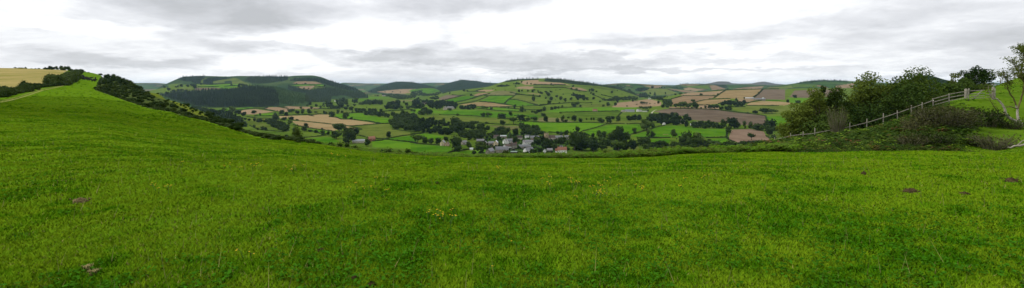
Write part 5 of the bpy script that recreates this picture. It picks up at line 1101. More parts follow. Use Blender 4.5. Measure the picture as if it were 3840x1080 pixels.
def shrub(name, label, P, W, H, mat, i, group, cat='bush'):
    o = obj(name, BUSHME[(mat, i % 4)], None, P, random.random() * 6.28); o.scale = (W, W, H); tag(o, label, cat, group); return o
BUSHME = {(m, i): mesh('bush', BUSH[i][0], [BUSH[i][1], BUSH[i][2]], M[m]) for m in ('leaf_gorse', 'leaf_hedge', 'leaf_bram') for i in range(4)}
def dense_bush(seed, mat):
    v, a, b = crown_template(seed, 700); v = v.copy(); r = np.random.default_rng(seed); v[:, 2] = (v[:, 2] - 0.12) / 0.86
    q = v[len(v) - 4 * len(b):].reshape(-1, 4, 3); c = q.mean(1, keepdims=True); v[len(v) - 4 * len(b):] = (c + (q - c) * 0.5).reshape(-1, 3); return mesh('bush', v, [a, b], M[mat])
for m in ('leaf_gorse', 'leaf_hedge', 'leaf_bram'):
    for i in range(4): BUSHME[(m, i)] = dense_bush(300 + i, m)
sl = []
for s in ("540,380,95,100 400,240,110,110 440,170,100,80 500,200,110,90 560,260,90,80 620,230,90,90 700,250,100,90 660,310,80,70 780,270,90,80 840,300,90,70 700,370,60,60 775,350,50,40 870,440,60,60 820,410,60,50 610,310,40,35 970,410,80,90 900,290,60,60 1000,380,60,50 1130,550,90,70 1210,560,110,90 1075,420,40,35 1050,450,50,30 1240,480,80,40 350,310,90,70 310,320,60,50 460,330,60,60 740,210,80,60 520,160,100,80 580,180,90,70 480,290,90,90 430,300,70,80 600,200,90,80 660,215,90,80 470,240,100,90 540,310,80,80 720,300,80,70 800,330,70,60 900,350,60,50".split()):
    x, y, w, h = [float(q) for q in s.split(',')]; u, v = T('M', [(x, y)])[0]; P = nhit(u, v); k = P[1] / F / 3.62
    o = shrub('gorse_bush', None, P, w * k * 1.0, h * k * 0.95, 'leaf_gorse', len(sl), 'dark bushes on the scrub slope'); sl.append((o, u, v))
for s in ("590,165,60,60 840,240,90,70 740,230,90,70 270,90,120,100 50,60,60,60 160,90,80,50 380,130,80,50 450,150,60,40 640,220,70,50 950,300,60,40".split()):
    x, y, w, h = [float(q) for q in s.split(',')]; u, v = T('B', [(x, y)])[0]; P = nhit(u, v); k = P[1] / F / 5.36
    o = shrub('gorse_bush', None, P, w * k * 1.2, h * k, 'leaf_gorse', len(sl), 'dark bushes on the scrub slope'); sl.append((o, u, v))
sl.sort(key=lambda q: q[1]); half = len(sl) // 2
for i, q in enumerate(sl): q[0]['label'] = f"dark bush on the scrub slope, {ORD[i % half]} from the left in its {'upper left' if i < half else 'lower right'} half" if i < half * 2 else "last dark bush at the right tip of the scrub slope"
BR = ["chalk track", "hedge"]
lh = []
for s in ("365,440,140,150 30,470,110,80 880,395,130,90 1000,335,140,110 1130,290,160,150 1190,225,90,110 640,425,100,60 1060,310,120,90 940,370,110,80".split()):
    x, y, w, h = [float(q) for q in s.split(',')]; u, v = T('L', [(x, y)])[0]; P = nhit(u, v); k = P[1] / F / 4.26; lh.append((shrub('hawthorn_bush', None, P, w * k * 1.15, h * k, 'leaf_gorse', len(lh), 'bushes in the wheat field hedge'), u))
for i, q in enumerate(sorted(lh, key=lambda q: q[1])): q[0]['label'] = f"dark hawthorn rising from the wheat field hedge, {ORD[i]} from the left"
sk = []
for s in ("720,128,50,34 800,132,60,66 900,128,60,52 970,132,70,66 1040,142,80,62 1095,142,60,75 1130,162,80,42 860,132,60,42 760,130,50,30 1000,140,70,45 240,110,40,16 340,110,120,14 410,112,30,26 570,117,20,14 620,118,40,14 500,114,30,8".split()):
    x, y, w, h = [float(q) for q in s.split(',')]; u, v = T('L', [(x, y)])[0]; P = nhit(u, v); k = P[1] / F / 4.26; sk.append((shrub('thorn_tree', None, P, w * k * 1.2, h * k * 1.15, 'leaf_gorse', len(sk), 'wind-bent thorns on the left skyline', 'tree'), u))
for s in ("90,62,60,18 190,72,30,10 350,108,60,30 130,64,40,12".split()):
    x, y, w, h = [float(q) for q in s.split(',')]; u, v = T('M', [(x, y)])[0]; P = nhit(u, v); k = P[1] / F / 3.62; sk.append((shrub('thorn_tree', None, P, w * k * 1.2, h * k, 'leaf_gorse', len(sk), 'wind-bent thorns on the left skyline', 'tree'), u))
for i, q in enumerate(sorted(sk, key=lambda q: q[1])): q[0]['label'] = f"small dark thorn on the left skyline, {ORD[i]} from the left"
def near_hedge(tile, pts, w, h, label, seed):
    uv = T(tile, pts); n = 26; a = np.linspace(0, len(uv) - 1, n); uv = np.stack([np.interp(a, np.arange(len(uv)), uv[:, k]) for k in (0, 1)], 1)
    C = np.array([nhit(u, v) for u, v in uv]); d = np.r_[0, np.cumsum(np.linalg.norm(np.diff(C, axis=0), axis=1))]; r = np.random.default_rng(seed); m = int(d[-1] / (w * 0.30)) + 6
    s = r.uniform(0, d[-1], m); P = np.stack([np.interp(s, d, C[:, k]) for k in range(3)], 1) + np.c_[r.normal(size=(m, 2)) * w * 0.22, np.zeros(m)]
    hh = h * (0.55 + 0.65 * vnoise(s / (w * 1.6), s * 0 + seed, 3)) * (0.75 + 0.5 * r.random(m))
    o = instances('hedge', BUSHN, P, hh * 1.25, hh, M['leaf_gorse'], label, 'hedge', kind=None, seed=seed); return o
BUSHN = []
for i in range(4):
    v, a, b = crown_template(300 + i, 420); v = v.copy(); v[:, 2] = (v[:, 2] - 0.12) / 0.86; q = v[len(v) - 4 * len(b):].reshape(-1, 4, 3); c = q.mean(1, keepdims=True); v[len(v) - 4 * len(b):] = (c + (q - c) * 0.6).reshape(-1, 3); BUSHN.append((v, a, b))
near_hedge('L', [(-60, 585), (100, 560), (230, 530), (380, 490), (470, 455)], 3.6, 2.3, 'thick dark hedge at the left edge below the wheat field', 901)
near_hedge('L', [(460, 440), (600, 425), (720, 412), (830, 402), (940, 385)], 2.6, 1.8, 'low grey-green hedge along the bottom of the wheat field', 902)
near_hedge('L', [(900, 392), (1020, 360), (1110, 310), (1180, 250), (1215, 200), (1225, 180)], 6, 4.0, 'overgrown hedge curving up between the chalk track and pasture', 903)
near_hedge('L', [(1140, 165), (1215, 172), (1230, 190)], 5, 3.0, 'short dark hedge end at the hilltop beside the pasture', 904)

# bushes along the brow of the field
BROW = {}
def brow(u):
    k = round(u / 5)
    if k not in BROW:
        Yg = np.linspace(14, 60, 400); vs = VH - (near_uz(np.full(400, u), Yg) - EYE) / Yg * F; BROW[k] = (Yg[vs.argmin()] if u < 2700 else 29.0, vs[:330].min())
    return BROW[k]
bw = []
for u, up, w, dy in [(1115,46,44,9),(1128,18,30,5),(1160,12,26,6),(1190,10,22,6),(1238,14,30,7),(1272,20,30,8),(1300,18,26,7),(1330,16,26,8),(1434,14,24,7),(1457,22,44,7),(1492,14,24,7),(1526,22,18,7),(1545,14,30,6),(1598,18,24,7),(1560,12,26,8),(1892,26,52,7),(1860,14,30,8),(1994,22,28,7),(2018,16,30,7),(2060,14,40,7),(2110,14,34,7),(2244,16,40,7),(2278,24,16,8),(2180,12,34,7),(2330,12,30,7),(2420,14,30,7),(2505,18,30,7),(2490,24,12,8),(2608,14,28,7),(2668,20,24,8),(2550,12,30,7),(2730,12,34,6),(2780,16,30,6),(1740,14,34,8),(1680,10,30,8),(1640,10,30,8),(2860,18,40,8)]:
    Ye, ve = brow(u); Y = Ye + dy * 0.45 + 0.4; up *= 1.3; X = (u - 1920) / F * Y; z = nz(X, Y); H = EYE + (VH - (ve - up)) / F * Y - z
    bw.append((shrub('bramble_bush', None, (X, Y, z - 0.05), max(w / F * Y * 1.3, 0.9), H * 1.04, 'leaf_hedge' if len(bw) % 3 else 'leaf_bram', len(bw), 'bushes along the brow of the pasture'), u, w))
bw.sort(key=lambda q: q[1])
for i, q in enumerate(bw): q[0]['label'] = f"{'broad' if q[2] > 31 else 'small'} dark bush on the brow of the pasture, {ORD[i] if i < 30 else ORD[len(bw) - 1 - i]} from the {'left' if i < 30 else 'right'}"

# ------------------------------------------------------------------ bracken and rough ground cover (uncountable)
def fern_template(seed):
    r = np.random.default_rng(seed); v, f = [], []; n = 0
    for k in range(4):
        a = r.random() * 6.283; L = 0.7 + 0.45 * r.random(); hh = 0.60 + 0.4 * r.random(); cs, sn = math.cos(a), math.sin(a); t = np.linspace(0, 1, 6)
        px = L * t ** 1.25; pz = hh * np.sin(t * 2.0) / math.sin(1.6) * 0.95; wd = 0.30 * np.sin(np.clip(t * 3.14 * 0.97 + 0.10, 0, 3.14)) ** 0.8
        for i in range(1, 6):
            for s in (-1, 1):
                tip = (px[i] + 0.12, wd[i] * s, pz[i] - 0.10 * r.random())
                pts = [(px[i] - .07, 0, pz[i]), (px[i] + .08, 0, pz[i]), (tip[0] + .04, tip[1], tip[2]), (tip[0] - .08, tip[1] * 0.9, tip[2])]
                v += [(x * cs - y * sn, x * sn + y * cs, z) for x, y, z in pts]; f.append((n, n + 1, n + 2, n + 3)); n += 4
    return np.array(v), np.zeros((0, 3), int), np.array(f)
FERN = [fern_template(400 + i) for i in range(5)]
def scatter(u0, u1, y0, y1, n, r, test=None):
    Y = np.sqrt(r.uniform(y0 ** 2, y1 ** 2, n)); u = r.uniform(u0, u1, n); 
    if test is not None: k = test(u, Y, r); u, Y = u[k], Y[k]
    return np.c_[(u - 1920) / F * Y, Y, near_uz(u, Y) - 0.03]
r = np.random.default_rng(5)
def on_bank(u, Y, r):
    z = near_uz(u, Y); v = VH - (z - EYE) / Y * F; fy = np.interp(u, FU, FY)
    clump = fbm((u - 1920) / F * Y * 0.35, Y * 0.35, 77, 2)
    right = np.clip((u - 3440) / 160, 0, 1)
    return (Y < fy + 1.5) & (v > 330) & (clump + r.random(len(u)) * 0.35 > 0.30 + right * 0.5) & (v < 700)
FU = [2780, 2905, 3050, 3186, 3312, 3420, 3530, 3634, 3724]; FY = [68, 64, 59, 56.5, 54.5, 53.5, 52.5, 51.5, 52]
P = scatter(2640, 3640, 29.5, 66, 8000, r, on_bank); s = r.random(len(P)); sz = (0.75 + 0.5 * r.random(len(P))) * np.clip(0.28 + (np.interp(1920 + P[:, 0] / P[:, 1] * F, FU, FY) - P[:, 1]) / 15, 0.28, 1) * np.clip((P[:, 1] - 26) / 11, 0.3, 1)
instances('bracken', FERN, P[s < .72], sz[s < .72], sz[s < .72], M['fern'], 'green bracken covering the bank below the rail fence', 'bracken', seed=1)
instances('bracken', FERN, P[(s >= .72) & (s < .82)], sz[(s >= .72) & (s < .82)], sz[(s >= .72) & (s < .82)] * 1.05, M['fernlit'], 'bright young bracken dotted through the bank below the fence', 'bracken', seed=2)
instances('bracken', FERN, P[s >= .94], sz[s >= .94], sz[s >= .94], M['ferndead'], 'rusty dying bracken scattered on the bank below the fence', 'bracken', seed=3)
P = []; sz = []
for _ in range(9000):
    u = r.uniform(1080, 2960); Ye, ve = brow(u); Y = Ye + r.uniform(0.5, 8.0); X = (u - 1920) / F * Y; z = nz(X, Y) - 0.02
    up = float(np.interp(u, [1080, 1500, 1800, 2060, 2250, 2600, 2800, 2960], [4, 10, 13, 18, 34, 30, 24, 20])) * (0.25 + 0.85 * float(fbm(np.array(X * 0.8), np.array(0.5), 33, 3))) * (0.8 + 0.4 * r.random())
    h = (EYE + (VH - (ve - up)) / F * Y - z) / 0.92
    if 0.3 < h < 1.7 and len(P) < 3600: P.append((X, Y, z)); sz.append(h)
P = np.array(P); sz = np.array(sz); q = r.random(len(P)) < 0.6
M['fernedge'] = m_leaf('brow_bracken', (0.085, 0.185, 0.008), (0.170, 0.255, 0.018), 0.35, 0.55)
instances('bracken', FERN, P[q], np.clip(sz[q], .5, 1), sz[q], M['fernedge'], 'bright bracken fringe just beyond the brow of the pasture', 'bracken', seed=4)
instances('bracken', FERN, P[~q], np.clip(sz[~q], .5, 1), sz[~q], M['fern'], 'darker bracken fringe just beyond the brow of the pasture', 'bracken', seed=5)
pg = NEARP[2][3]
def in_scrub(u, Y, r):
    v = VH - (near_uz(u, Y) - EYE) / Y * F; return inpoly(u, v, pg) & (fbm((u - 1920) / F * Y * 0.12, Y * 0.12, 55, 3) + r.random(len(u)) * 0.3 > 0.55) & ~inpoly(u, v - 9, NEARP[3][3]) & ~inpoly(u, v, NEARP[3][3])
P = scatter(350, 1000, 40, 440, 3000, r, in_scrub); w = 0.8 + 1.1 * r.random(len(P))
instances('brambles', BUSH, P, w * 1.2, w * 0.62, M['leaf_bram'], 'low brambles and scrub covering the side of the ridge', 'scrub', seed=6)
def edge_strip(u, Y, r):
    v = VH - (near_uz(u, Y) - EYE) / Y * F; e = np.interp(u, [357, 401, 473, 556, 640, 677, 785, 851, 959, 1080, 1200], [337, 352, 378, 406, 419, 432, 458, 479, 511, 533, 543]); return np.abs(v - e + 5) < 5
P = scatter(357, 1200, 30, 260, 20000, r, edge_strip); w = 0.4 + 0.6 * r.random(len(P))
instances('brambles', BUSH, P, w * 1.3, w * 0.42, M['leaf_bram'], 'ragged bramble edge between the pasture and the scrub slope', 'scrub', seed=7)
P = scatter(620, 930, 62, 200, 2500, r, lambda u, Y, r: inpoly(u, VH - (near_uz(u, Y) - EYE) / Y * F, NEARP[3][3]) & (r.random(len(u)) < 0.05)); w = 0.5 + 0.6 * r.random(len(P))
instances('brambles', BUSH, P, w, w * 0.7, M['leaf_bram'], 'small scrub dotted on the steep yellow-green slope', 'scrub', seed=8)

# ------------------------------------------------------------------ rail fence and gate
def fpos(u): Y = float(np.interp(u, FU, FY)); X = (u - 1920) / F * Y; return np.array((X, Y, nz(X, Y)))
B0 = fpos(2905)
fe = empty('rail_fence', B0); tag(fe, 'weathered wooden fence climbing the bank with one rail, then three', 'fence')
PU = [2905, 2938, 2965, 3011, 3055, 3125, 3186, 3250, 3312, 3366, 3417, 3458, 3500, 3560, 3632]; tops = {}
for i, u in enumerate(PU):
    p = fpos(u) - B0; h = [1.25, 1.0, 1.3, 1.35, 1.65, 1.35, 1.5, 1.45, 1.5, 1.25, 1.3, 1.2, 1.2, 1.2, 1.45][i]; b = MB(); ln = random.uniform(-.05, .05)
    b.tube([p + (0, 0, -.4), p + (ln * .5, 0, h * .5), p + (ln, 0, h), p + (ln, 0, h + .03)], [.06, .055, .05, .025], 6); b.build('post', M['timber'], fe)
def rails(u0, u1, hs, w=0.045, hgt=0.10):
    us = [u for u in PU if u0 <= u <= u1]
    for a, c in zip(us[:-1], us[1:]):
        for hh in hs: 
            b = MB(); b.bar(fpos(a) - B0 + (0, -.08, hh + random.uniform(-.03, .03)), fpos(c) - B0 + (0, -.08, hh + random.uniform(-.03, .03)), w, hgt); b.build('rail', M['timber'], fe)
rails(2905, 3500, [0.98], 0.045, 0.075); rails(3500, 3632, [0.40, 0.78, 1.16], 0.045, 0.07)
g0 = fpos(3640); g1 = fpos(3692); gt = empty('field_gate', g0); tag(gt, 'wooden field gate with diagonal brace at the top of the bank', 'gate')
e = g1 - g0
for hh in (0.25, 0.5, 0.78, 1.15): b = MB(); b.bar((0, 0, hh), e + (0, 0, hh), .05, .09); b.build('rail', M['timber'], gt)
b = MB(); b.bar((0.05, 0, .2), (0.05, 0, 1.25), .07, .09); b.build('stile', M['timber'], gt); b = MB(); b.bar(e + (0, 0, .2), e + (0, 0, 1.25), .07, .09); b.build('stile', M['timber'], gt)
b = MB(); b.bar(e * 0.15 + (0, -.07, .2), e * 0.8 + (0, -.07, 1.15), .05, .09); b.build('brace', M['timber'], gt)
hd = empty('hurdle', fpos(3698)); tag(hd, 'short pale hurdle between the gate and the thick gatepost', 'fence')
e = fpos(3718) - fpos(3698)
for hh in (0.3, 0.6, 0.95): b = MB(); b.bar((0, 0, hh), e + (0, 0, hh), .04, .08); b.build('rail', M['timber'], hd)
for k in (0, .5, 1): b = MB(); b.bar(e * k + (0, .05, -.2), e * k + (0, .05, 1.05), .06, .06); b.build('post', M['timber'], hd)
def post(u, Y, h, r_, label):
    X = (u - 1920) / F * Y; b = MB(); b.tube([(0, 0, -.3), (0, 0, h * .5), (.01, 0, h), (.01, 0, h + .04)], [r_ * 1.05, r_, r_ * .95, r_ * .4], 7); o = b.build('gatepost', M['timber'], None, True, (X, Y, nz(X, Y))); tag(o, label, 'post')
post(3724, 52, 1.45, .13, 'thick pale gatepost at the right end of the fence')
post(3729, 52.6, 1.25, .10, 'thinner post leaning against the thick pale gatepost')
post(3622, 58, 1.2, .16, 'weathered stump post behind the gate, left of it')
for i, (u, Y, h) in enumerate([(3752, 86, 1.1), (3778, 92, 1.2), (3804, 98, 1.3)]): post(u, Y, h, .07, ['leftmost of three thin posts on the right green skyline', 'middle of three thin posts on the right green skyline', 'rightmost of three thin posts on the right green skyline'][i])

# ------------------------------------------------------------------ half-dead tree at the right edge
def dead_tree():
    Y0 = 43.0; r = np.random.default_rng(77)
    def W(t, pts):
        f, x0, y0 = (2.586, 3480, 320) if t == 'X' else (4.022, 3480, 160); out = []
        for i, q in enumerate(pts):
            u, v = x0 + q[0] / f, y0 + q[1] / f; Y = Y0 + (q[2] if len(q) > 2 else 0); out.append(((u - 1920) / F * Y, Y, EYE + (VH - v) / F * Y))
        return np.array(out)
    base = W('X', [(985, 425)])[0]; base[2] = nz(base[0], base[1]); t = empty('dead_tree', base); tag(t, 'half-dead twisted tree with pale bare limbs at the right edge', 'tree')
    px = Y0 / F; b = MB(); c = MB(); tips = []
    def limb(bb, P, rad):
        n = len(P); a = np.linspace(0, n - 1, n * 4 - 3); Q = np.stack([np.interp(a, np.arange(n), P[:, k]) for k in range(3)], 1); Q[1:-1] = .25 * Q[:-2] + .5 * Q[1:-1] + .25 * Q[2:]; Q += r.normal(size=Q.shape) * 0.012
        bb.tube(Q - base, np.interp(a, np.linspace(0, n - 1, len(rad)), np.array(rad) * px), 6); return Q
    limb(b, np.concatenate([base[None] - (0, 0, .4), W('X', [(975, 405), (890, 372), (830, 345), (780, 310), (745, 265), (750, 245)])]), [10, 9, 8, 6.5, 5.5, 4.8, 4])
    Q = limb(b, W('X', [(750, 248), (740, 215, .1), (700, 160, .3), (670, 130, .3), (640, 130, .2), (610, 110), (590, 60), (585, 8, -.2)]), [4, 3.5, 3, 2.6, 2.2, 1.8, 1.3, .8]); tips += list(Q[-14:])
    Q = limb(c, W('X', [(748, 268), (715, 305, -.4), (690, 285, -.6), (660, 235, -.7), (630, 190, -.8), (600, 140, -.9)]), [3, 2.4, 2, 1.6, 1.2, .7]); tips += list(Q[-10:])
    limb(b, W('X', [(890, 372), (878, 345, .2), (870, 290, .3), (866, 235, .4), (852, 190, .4)]), [6, 5, 4, 3.4, 2.8])
    Q = limb(c, W('X', [(852, 192, .4), (832, 125, .4), (800, 90, .3)]), [2.8, 2.4, 2.0]); tips += list(Q[-4:])
    Q = limb(c, W('X', [(866, 228, .4), (820, 210, .1), (790, 207), (758, 216, -.2)]), [2.2, 1.8, 1.4, .8]); tips += list(Q[-6:])
    Q = limb(c, W('X', [(800, 90, .3), (776, 40, .2), (770, 0, .1)]) , [2.4, 1.8, 1.4]); tips += list(Q)
    Q = limb(c, W('W', [(1244, 640, .1), (1205, 600), (1170, 545, -.1), (1150, 490, -.2), (1110, 492, -.4)]), [1.6, 1.4, 1.1, .9, .5]); tips += list(Q) * 2
    Q = limb(c, W('X', [(866, 240, .4), (900, 150, .6), (925, 60, .6), (935, -30, .5)]), [3.2, 3.0, 2.6, 2.2]); tips += list(Q[-6:])
    Q = limb(c, W('W', [(1453, 600, .5), (1390, 480, .2), (1340, 400), (1300, 330, -.2), (1262, 250, -.4)]), [3.2, 2.6, 2, 1.5, .9]); tips += list(Q) * 2
    Q = limb(c, W('W', [(1440, 570, .5), (1415, 470, .7), (1405, 380, .9), (1440, 280, 1), (1436, 180, 1), (1442, 95, .8)]), [3, 2.4, 2, 1.6, 1.2, .8]); tips += list(Q) * 3
    Q = limb(c, W('W', [(1400, 500, .2), (1350, 520, -.5), (1290, 460, -.8), (1275, 400, -1)]), [2, 1.4, 1, .6]); tips += list(Q)
    for q in [(1520, 420), (1560, 260), (1500, 120)]:
        Q = limb(c, W('W', [(1453, 560, .5), (1480, 480, .2), (q[0], q[1], -.3)]), [2.6, 2, .9]); tips += list(Q) * 2
    b.build('trunk', M['pale_bark'], t, True); c.build('limbs', M['moss_bark'], t, True)
    tw = MB(); ends = []
    for _ in range(1050):
        p = tips[r.integers(0, len(tips))] - base; d = rand_unit(1, r)[0]; d[2] = abs(d[2]) * 0.7 + 0.1; L = 0.25 + 0.75 * r.random() ** 1.5; s = r.normal(size=3) * 0.14 * L
        tw.tube([p, p + d * L * .5 + s, p + d * L + (0, 0, -.1 * L)], [.0065, .005, .0025], 3); ends += [p + d * L, p + d * L * .6 + s]
    tw.build('twigs', M['moss_bark'], t)['kind'] = 'stuff'
    ends = np.array(ends); up = ends[(ends[:, 2] + base[2] > 1.0)]; n = 2600; k = up[r.integers(0, len(up), n)] + r.normal(size=(n, 3)) * .07
    hi = ends[(ends[:, 2] + base[2] > 5.0)]; k2 = hi[r.integers(0, len(hi), 900)] + r.normal(size=(900, 3)) * .14; k = np.concatenate([k, k2])
    lv, lf = leaf_quads(k, rand_unit(len(k), r), .068 * (.6 + .8 * r.random(len(k))), r); obj('leaves', mesh('leaves', lv, [lf], M['leaf_yellow']), t)
dead_tree()
def log(label, P0, P1, r0, seed):
    r = np.random.default_rng(seed); a = nhit(*P0); c = nhit(*P1); n = 7; t = np.linspace(0, 1, n)[:, None]; Q = a * (1 - t) + c * t; Q[:, 2] = [nz(x, y) + r0 * 0.8 + abs(math.sin(i * 1.3)) * .12 for i, (x, y, _) in enumerate(Q)]
    b = MB(); b.tube(Q - a, np.linspace(r0, r0 * .45, n), 6); b.tube([Q[3] - a, Q[3] - a + (.25, -.1, .35), Q[3] - a + (.5, -.1, .45)], [r0 * .5, r0 * .35, r0 * .15], 5); o = b.build('fallen_branch', M['pale_bark'], None, True, a); tag(o, label, 'branch')
log('pale fallen branch lying at the right edge below the dead tree', (3850, 552), (3778, 562), .10, 1); log('weathered log on the grass at the foot of the dead tree', (3835, 478), (3782, 474), .12, 2)
log('thin pale stick among the hawthorn roots', (3590, 500), (3578, 486), .05, 3)

# ------------------------------------------------------------------ turf blades (uncountable)
def grass():
    r = np.random.default_rng(9); N = 990000
    Y = np.exp(np.r_[r.uniform(math.log(2.7), math.log(36), 730000), r.uniform(math.log(30), math.log(105), 260000)]); u = np.where(Y > 34, r.uniform(-150, 1300, N), r.uniform(-500, 4500, N)); X = (u - 1920) / F * Y; z = near_uz(u, Y)
    vv = VH - (z - EYE) / Y * F; ee = np.interp(u, [-300, 0, 120, 290, 357, 401, 473, 556, 640, 785, 959, 1080, 1300, 1400], [392, 374, 362, 300, 340, 356, 382, 410, 423, 462, 517, 539, 562, 580]); k = (Y < 34) | (vv > ee); Y, u, X, z = Y[k], u[k], X[k], z[k]; N = len(Y)
    b1 = fbm(X * .23, Y * .23, 41, 3); b2 = fbm(X * 1.05, Y * 1.05, 43, 3); b3 = fbm(X * 4.5, Y * 4.5, 47, 2); cl = fbm(X * .55 + 9, Y * .55, 53, 3)
    lush = np.clip((0.45 - (b1 * .22 + b2 * .40 + b3 * .38)) * 4.9 + .38, 0, 1)
    h = (.016 + .022 * r.random(N)) * (.75 + .75 * lush) * (0.7 + .9 * b3) * (1 + np.clip(Y - 8, 0, 30) * .012); wdt = .0028 + .00062 * Y
    a = r.random(N) * 6.283; ln = h * (.35 + .75 * r.random(N)); dx, dy = np.cos(a) * ln, np.sin(a) * ln; a2 = r.random(N) * 6.283; wx, wy = np.cos(a2) * wdt, np.sin(a2) * wdt
    V = np.empty((N, 3, 3), np.float32); V[:, 0] = np.c_[X - wx, Y - wy, z - .004]; V[:, 1] = np.c_[X + wx, Y + wy, z - .004]; V[:, 2] = np.c_[X + dx, Y + dy, z + h]
    g0 = np.array((.040, .150, .002)); g1 = np.array((.094, .228, .004)); g2 = np.array((.170, .275, .008))
    t = np.clip(lush + r.normal(size=N) * .16, 0, 1)[:, None]; c = np.where(t > .5, g1 + (g0 - g1) * (t - .5) * 2, g2 + (g1 - g2) * t * 2)
    s = r.random(N) < (.012 + .05 * np.clip(cl - .52, 0, 1) * 4); c[s] = np.array((.26, .23, .07)) * (.6 + .6 * r.random((s.sum(), 1)))
    # clover and dock leaves: broad low quads in the lush patches
    n2 = 60000; Y2 = np.exp(r.uniform(math.log(2.7), math.log(22), n2)); u2 = r.uniform(-260, 4100, n2); X2 = (u2 - 1920) / F * Y2
    k = (fbm(X2 * 1.05, Y2 * 1.05, 43, 3) * .5 + fbm(X2 * .23, Y2 * .23, 41, 3) * .5) < .47; X2, Y2, u2 = X2[k], Y2[k], u2[k]; P = np.c_[X2, Y2, near_uz(u2, Y2) + .02 + .035 * r.random(len(X2))]
    q = rand_unit(len(P), r) * .5 + (0, 0, 1); q /= np.linalg.norm(q, axis=1)[:, None]; lv, lf = leaf_quads(P, q, .012 + .012 * r.random(len(P)), r); c2 = np.array((.030, .105, .005)) * (.6 + .8 * r.random((len(P), 1)))
    # tall dry seed stalks
    n3 = 700; Y3 = np.exp(r.uniform(math.log(3), math.log(24), n3)); u3 = r.uniform(-200, 4050, n3); X3 = (u3 - 1920) / F * Y3; z3 = near_uz(u3, Y3); h3 = .10 + .15 * r.random(n3); a3 = r.random(n3) * 6.283; l3 = h3 * r.random(n3) * .6; w3 = .0018 + .00035 * Y3
    S = np.empty((n3, 3, 3), np.float32); S[:, 0] = np.c_[X3 - w3, Y3, z3]; S[:, 1] = np.c_[X3 + w3, Y3, z3]; S[:, 2] = np.c_[X3 + np.cos(a3) * l3, Y3 + np.sin(a3) * l3, z3 + h3]; c3 = np.array((.30, .30, .09)) * (.5 + .7 * r.random((n3, 1)))
    V = np.concatenate([V.reshape(-1, 3), S.reshape(-1, 3), lv]); col = np.concatenate([np.repeat(c, 3, 0), np.repeat(c3, 3, 0), np.repeat(c2, 4, 0)])
    f3 = np.arange((N + n3) * 3).reshape(-1, 3)
    o = obj('grass', mesh('grass', V, [f3, lf + (N + n3) * 3], M['grass'], None, False, col)); tag(o, 'short green pasture grass mixed with clover and dry stalks', 'grass', None, 'stuff')
grass()
def tussocks():
    """coarser clumps further out, where single blades no longer show"""
    r = np.random.default_rng(19); n = 16000; Y = np.exp(r.uniform(math.log(45), math.log(330), n)); u = r.uniform(-260, 4000, n); z = near_uz(u, Y); v = VH - (z - EYE) / Y * F; X = (u - 1920) / F * Y
    e = np.interp(u, [-300, 0, 120, 200, 290, 357, 401, 473, 556, 640, 785, 959, 1080, 1300, 1920, 2800, 3300, 3400, 3500, 3560, 3640, 3740, 3840], [385, 366, 355, 320, 280, 335, 352, 378, 406, 419, 458, 513, 535, 558, 594, 572, 568, 566, 560, 420, 380, 300, 284]); k = (v > e) & (fbm(X * .10, Y * .10, 61, 3) + r.random(n) * .5 > .62); k &= ~((u > 3300) & (v < 566) & (r.random(n) < .3))
    X, Y, u, z = X[k], Y[k], u[k], z[k]; n = len(X); h = .04 + .07 * r.random(n) * (1 + Y / 160); w = .10 + .0018 * Y; a = r.random(n) * 3.14
    V = np.empty((n, 4, 3), np.float32); cx, cy = np.cos(a) * w, np.sin(a) * w * .6; V[:, 0] = np.c_[X - cx, Y - cy, z - .02]; V[:, 1] = np.c_[X + cx, Y + cy, z - .02]; V[:, 2] = np.c_[X + cx * .5, Y + cy, z + h]; V[:, 3] = np.c_[X - cx * .6, Y - cy, z + h * .8]
    t = np.clip(fbm(X * .16, Y * .16, 63, 3) * 2.4 - .7 + r.normal(size=n) * .25, 0, 1)[:, None]; c = np.array((.034, .120, .003)) * (1 - t) + np.array((.125, .220, .004)) * t
    o = obj('grass', mesh('grass', V.reshape(-1, 3), [np.arange(4 * n).reshape(-1, 4)], M['grass'], None, False, np.repeat(c, 4, 0))); tag(o, 'tussocky grass on the farther slopes of the pasture', 'grass', None, 'stuff')
tussocks()

# ------------------------------------------------------------------ small things on the turf
def mound(name, label, cat, u, v, wpx, hgt, mat, seed, group):
    r = np.random.default_rng(seed); P = nhit(u, v); R = wpx / 2 / F * P[1]; n, m = 14, 7; rr = np.linspace(0, 1, m); a = np.arange(n) * 6.283 / n; vtx = []
    for i in range(m):
        k = R * rr[i] * (1 + .18 * r.normal(size=n) * (i > 0)); x, y = k * np.cos(a), k * np.sin(a) * 0.9; zz = np.array([nz(P[0] + q, P[1] + w) - P[2] for q, w in zip(x, y)]); vtx += list(np.c_[x, y, zz + hgt * (1 - rr[i] ** 1.6) * (.75 + .5 * r.random(n)) - .01 + .012 * (i < m - 1)])
    f = [(i * n + j, i * n + (j + 1) % n, (i + 1) * n + (j + 1) % n, (i + 1) * n + j) for i in range(m - 1) for j in range(n)]
    lumps = MB(); lumps.add(vtx, f)
    for _ in range(26):
        p = r.normal(size=2) * R * .42; s = R * (.05 + .06 * r.random()); lumps.add(ICO1[0] * s * (.7 + .6 * r.random((len(ICO1[0]), 1))) + (p[0], p[1], nz(P[0] + p[0], P[1] + p[1]) - P[2] + hgt * (.4 + .4 * r.random())), ICO1[1])
    o = lumps.build(name, mat, None, False, P); tag(o, label, cat, group)
mound('cow_pat', 'dried grey cow pat on the grass at lower left', 'cow pat', 302, 757, 54, .055, M['dung'], 1, 'cow pats in the grass')
mound('cow_pat', 'small brown cow pat in the darker grass left of centre', 'cow pat', 1203, 942, 30, .03, M['earth'], 2, 'cow pats in the grass')
mound('cow_pat', 'brown cow pat at the bottom edge, left one of a pair', 'cow pat', 1328, 1046, 34, .03, M['earth'], 3, 'cow pats in the grass')
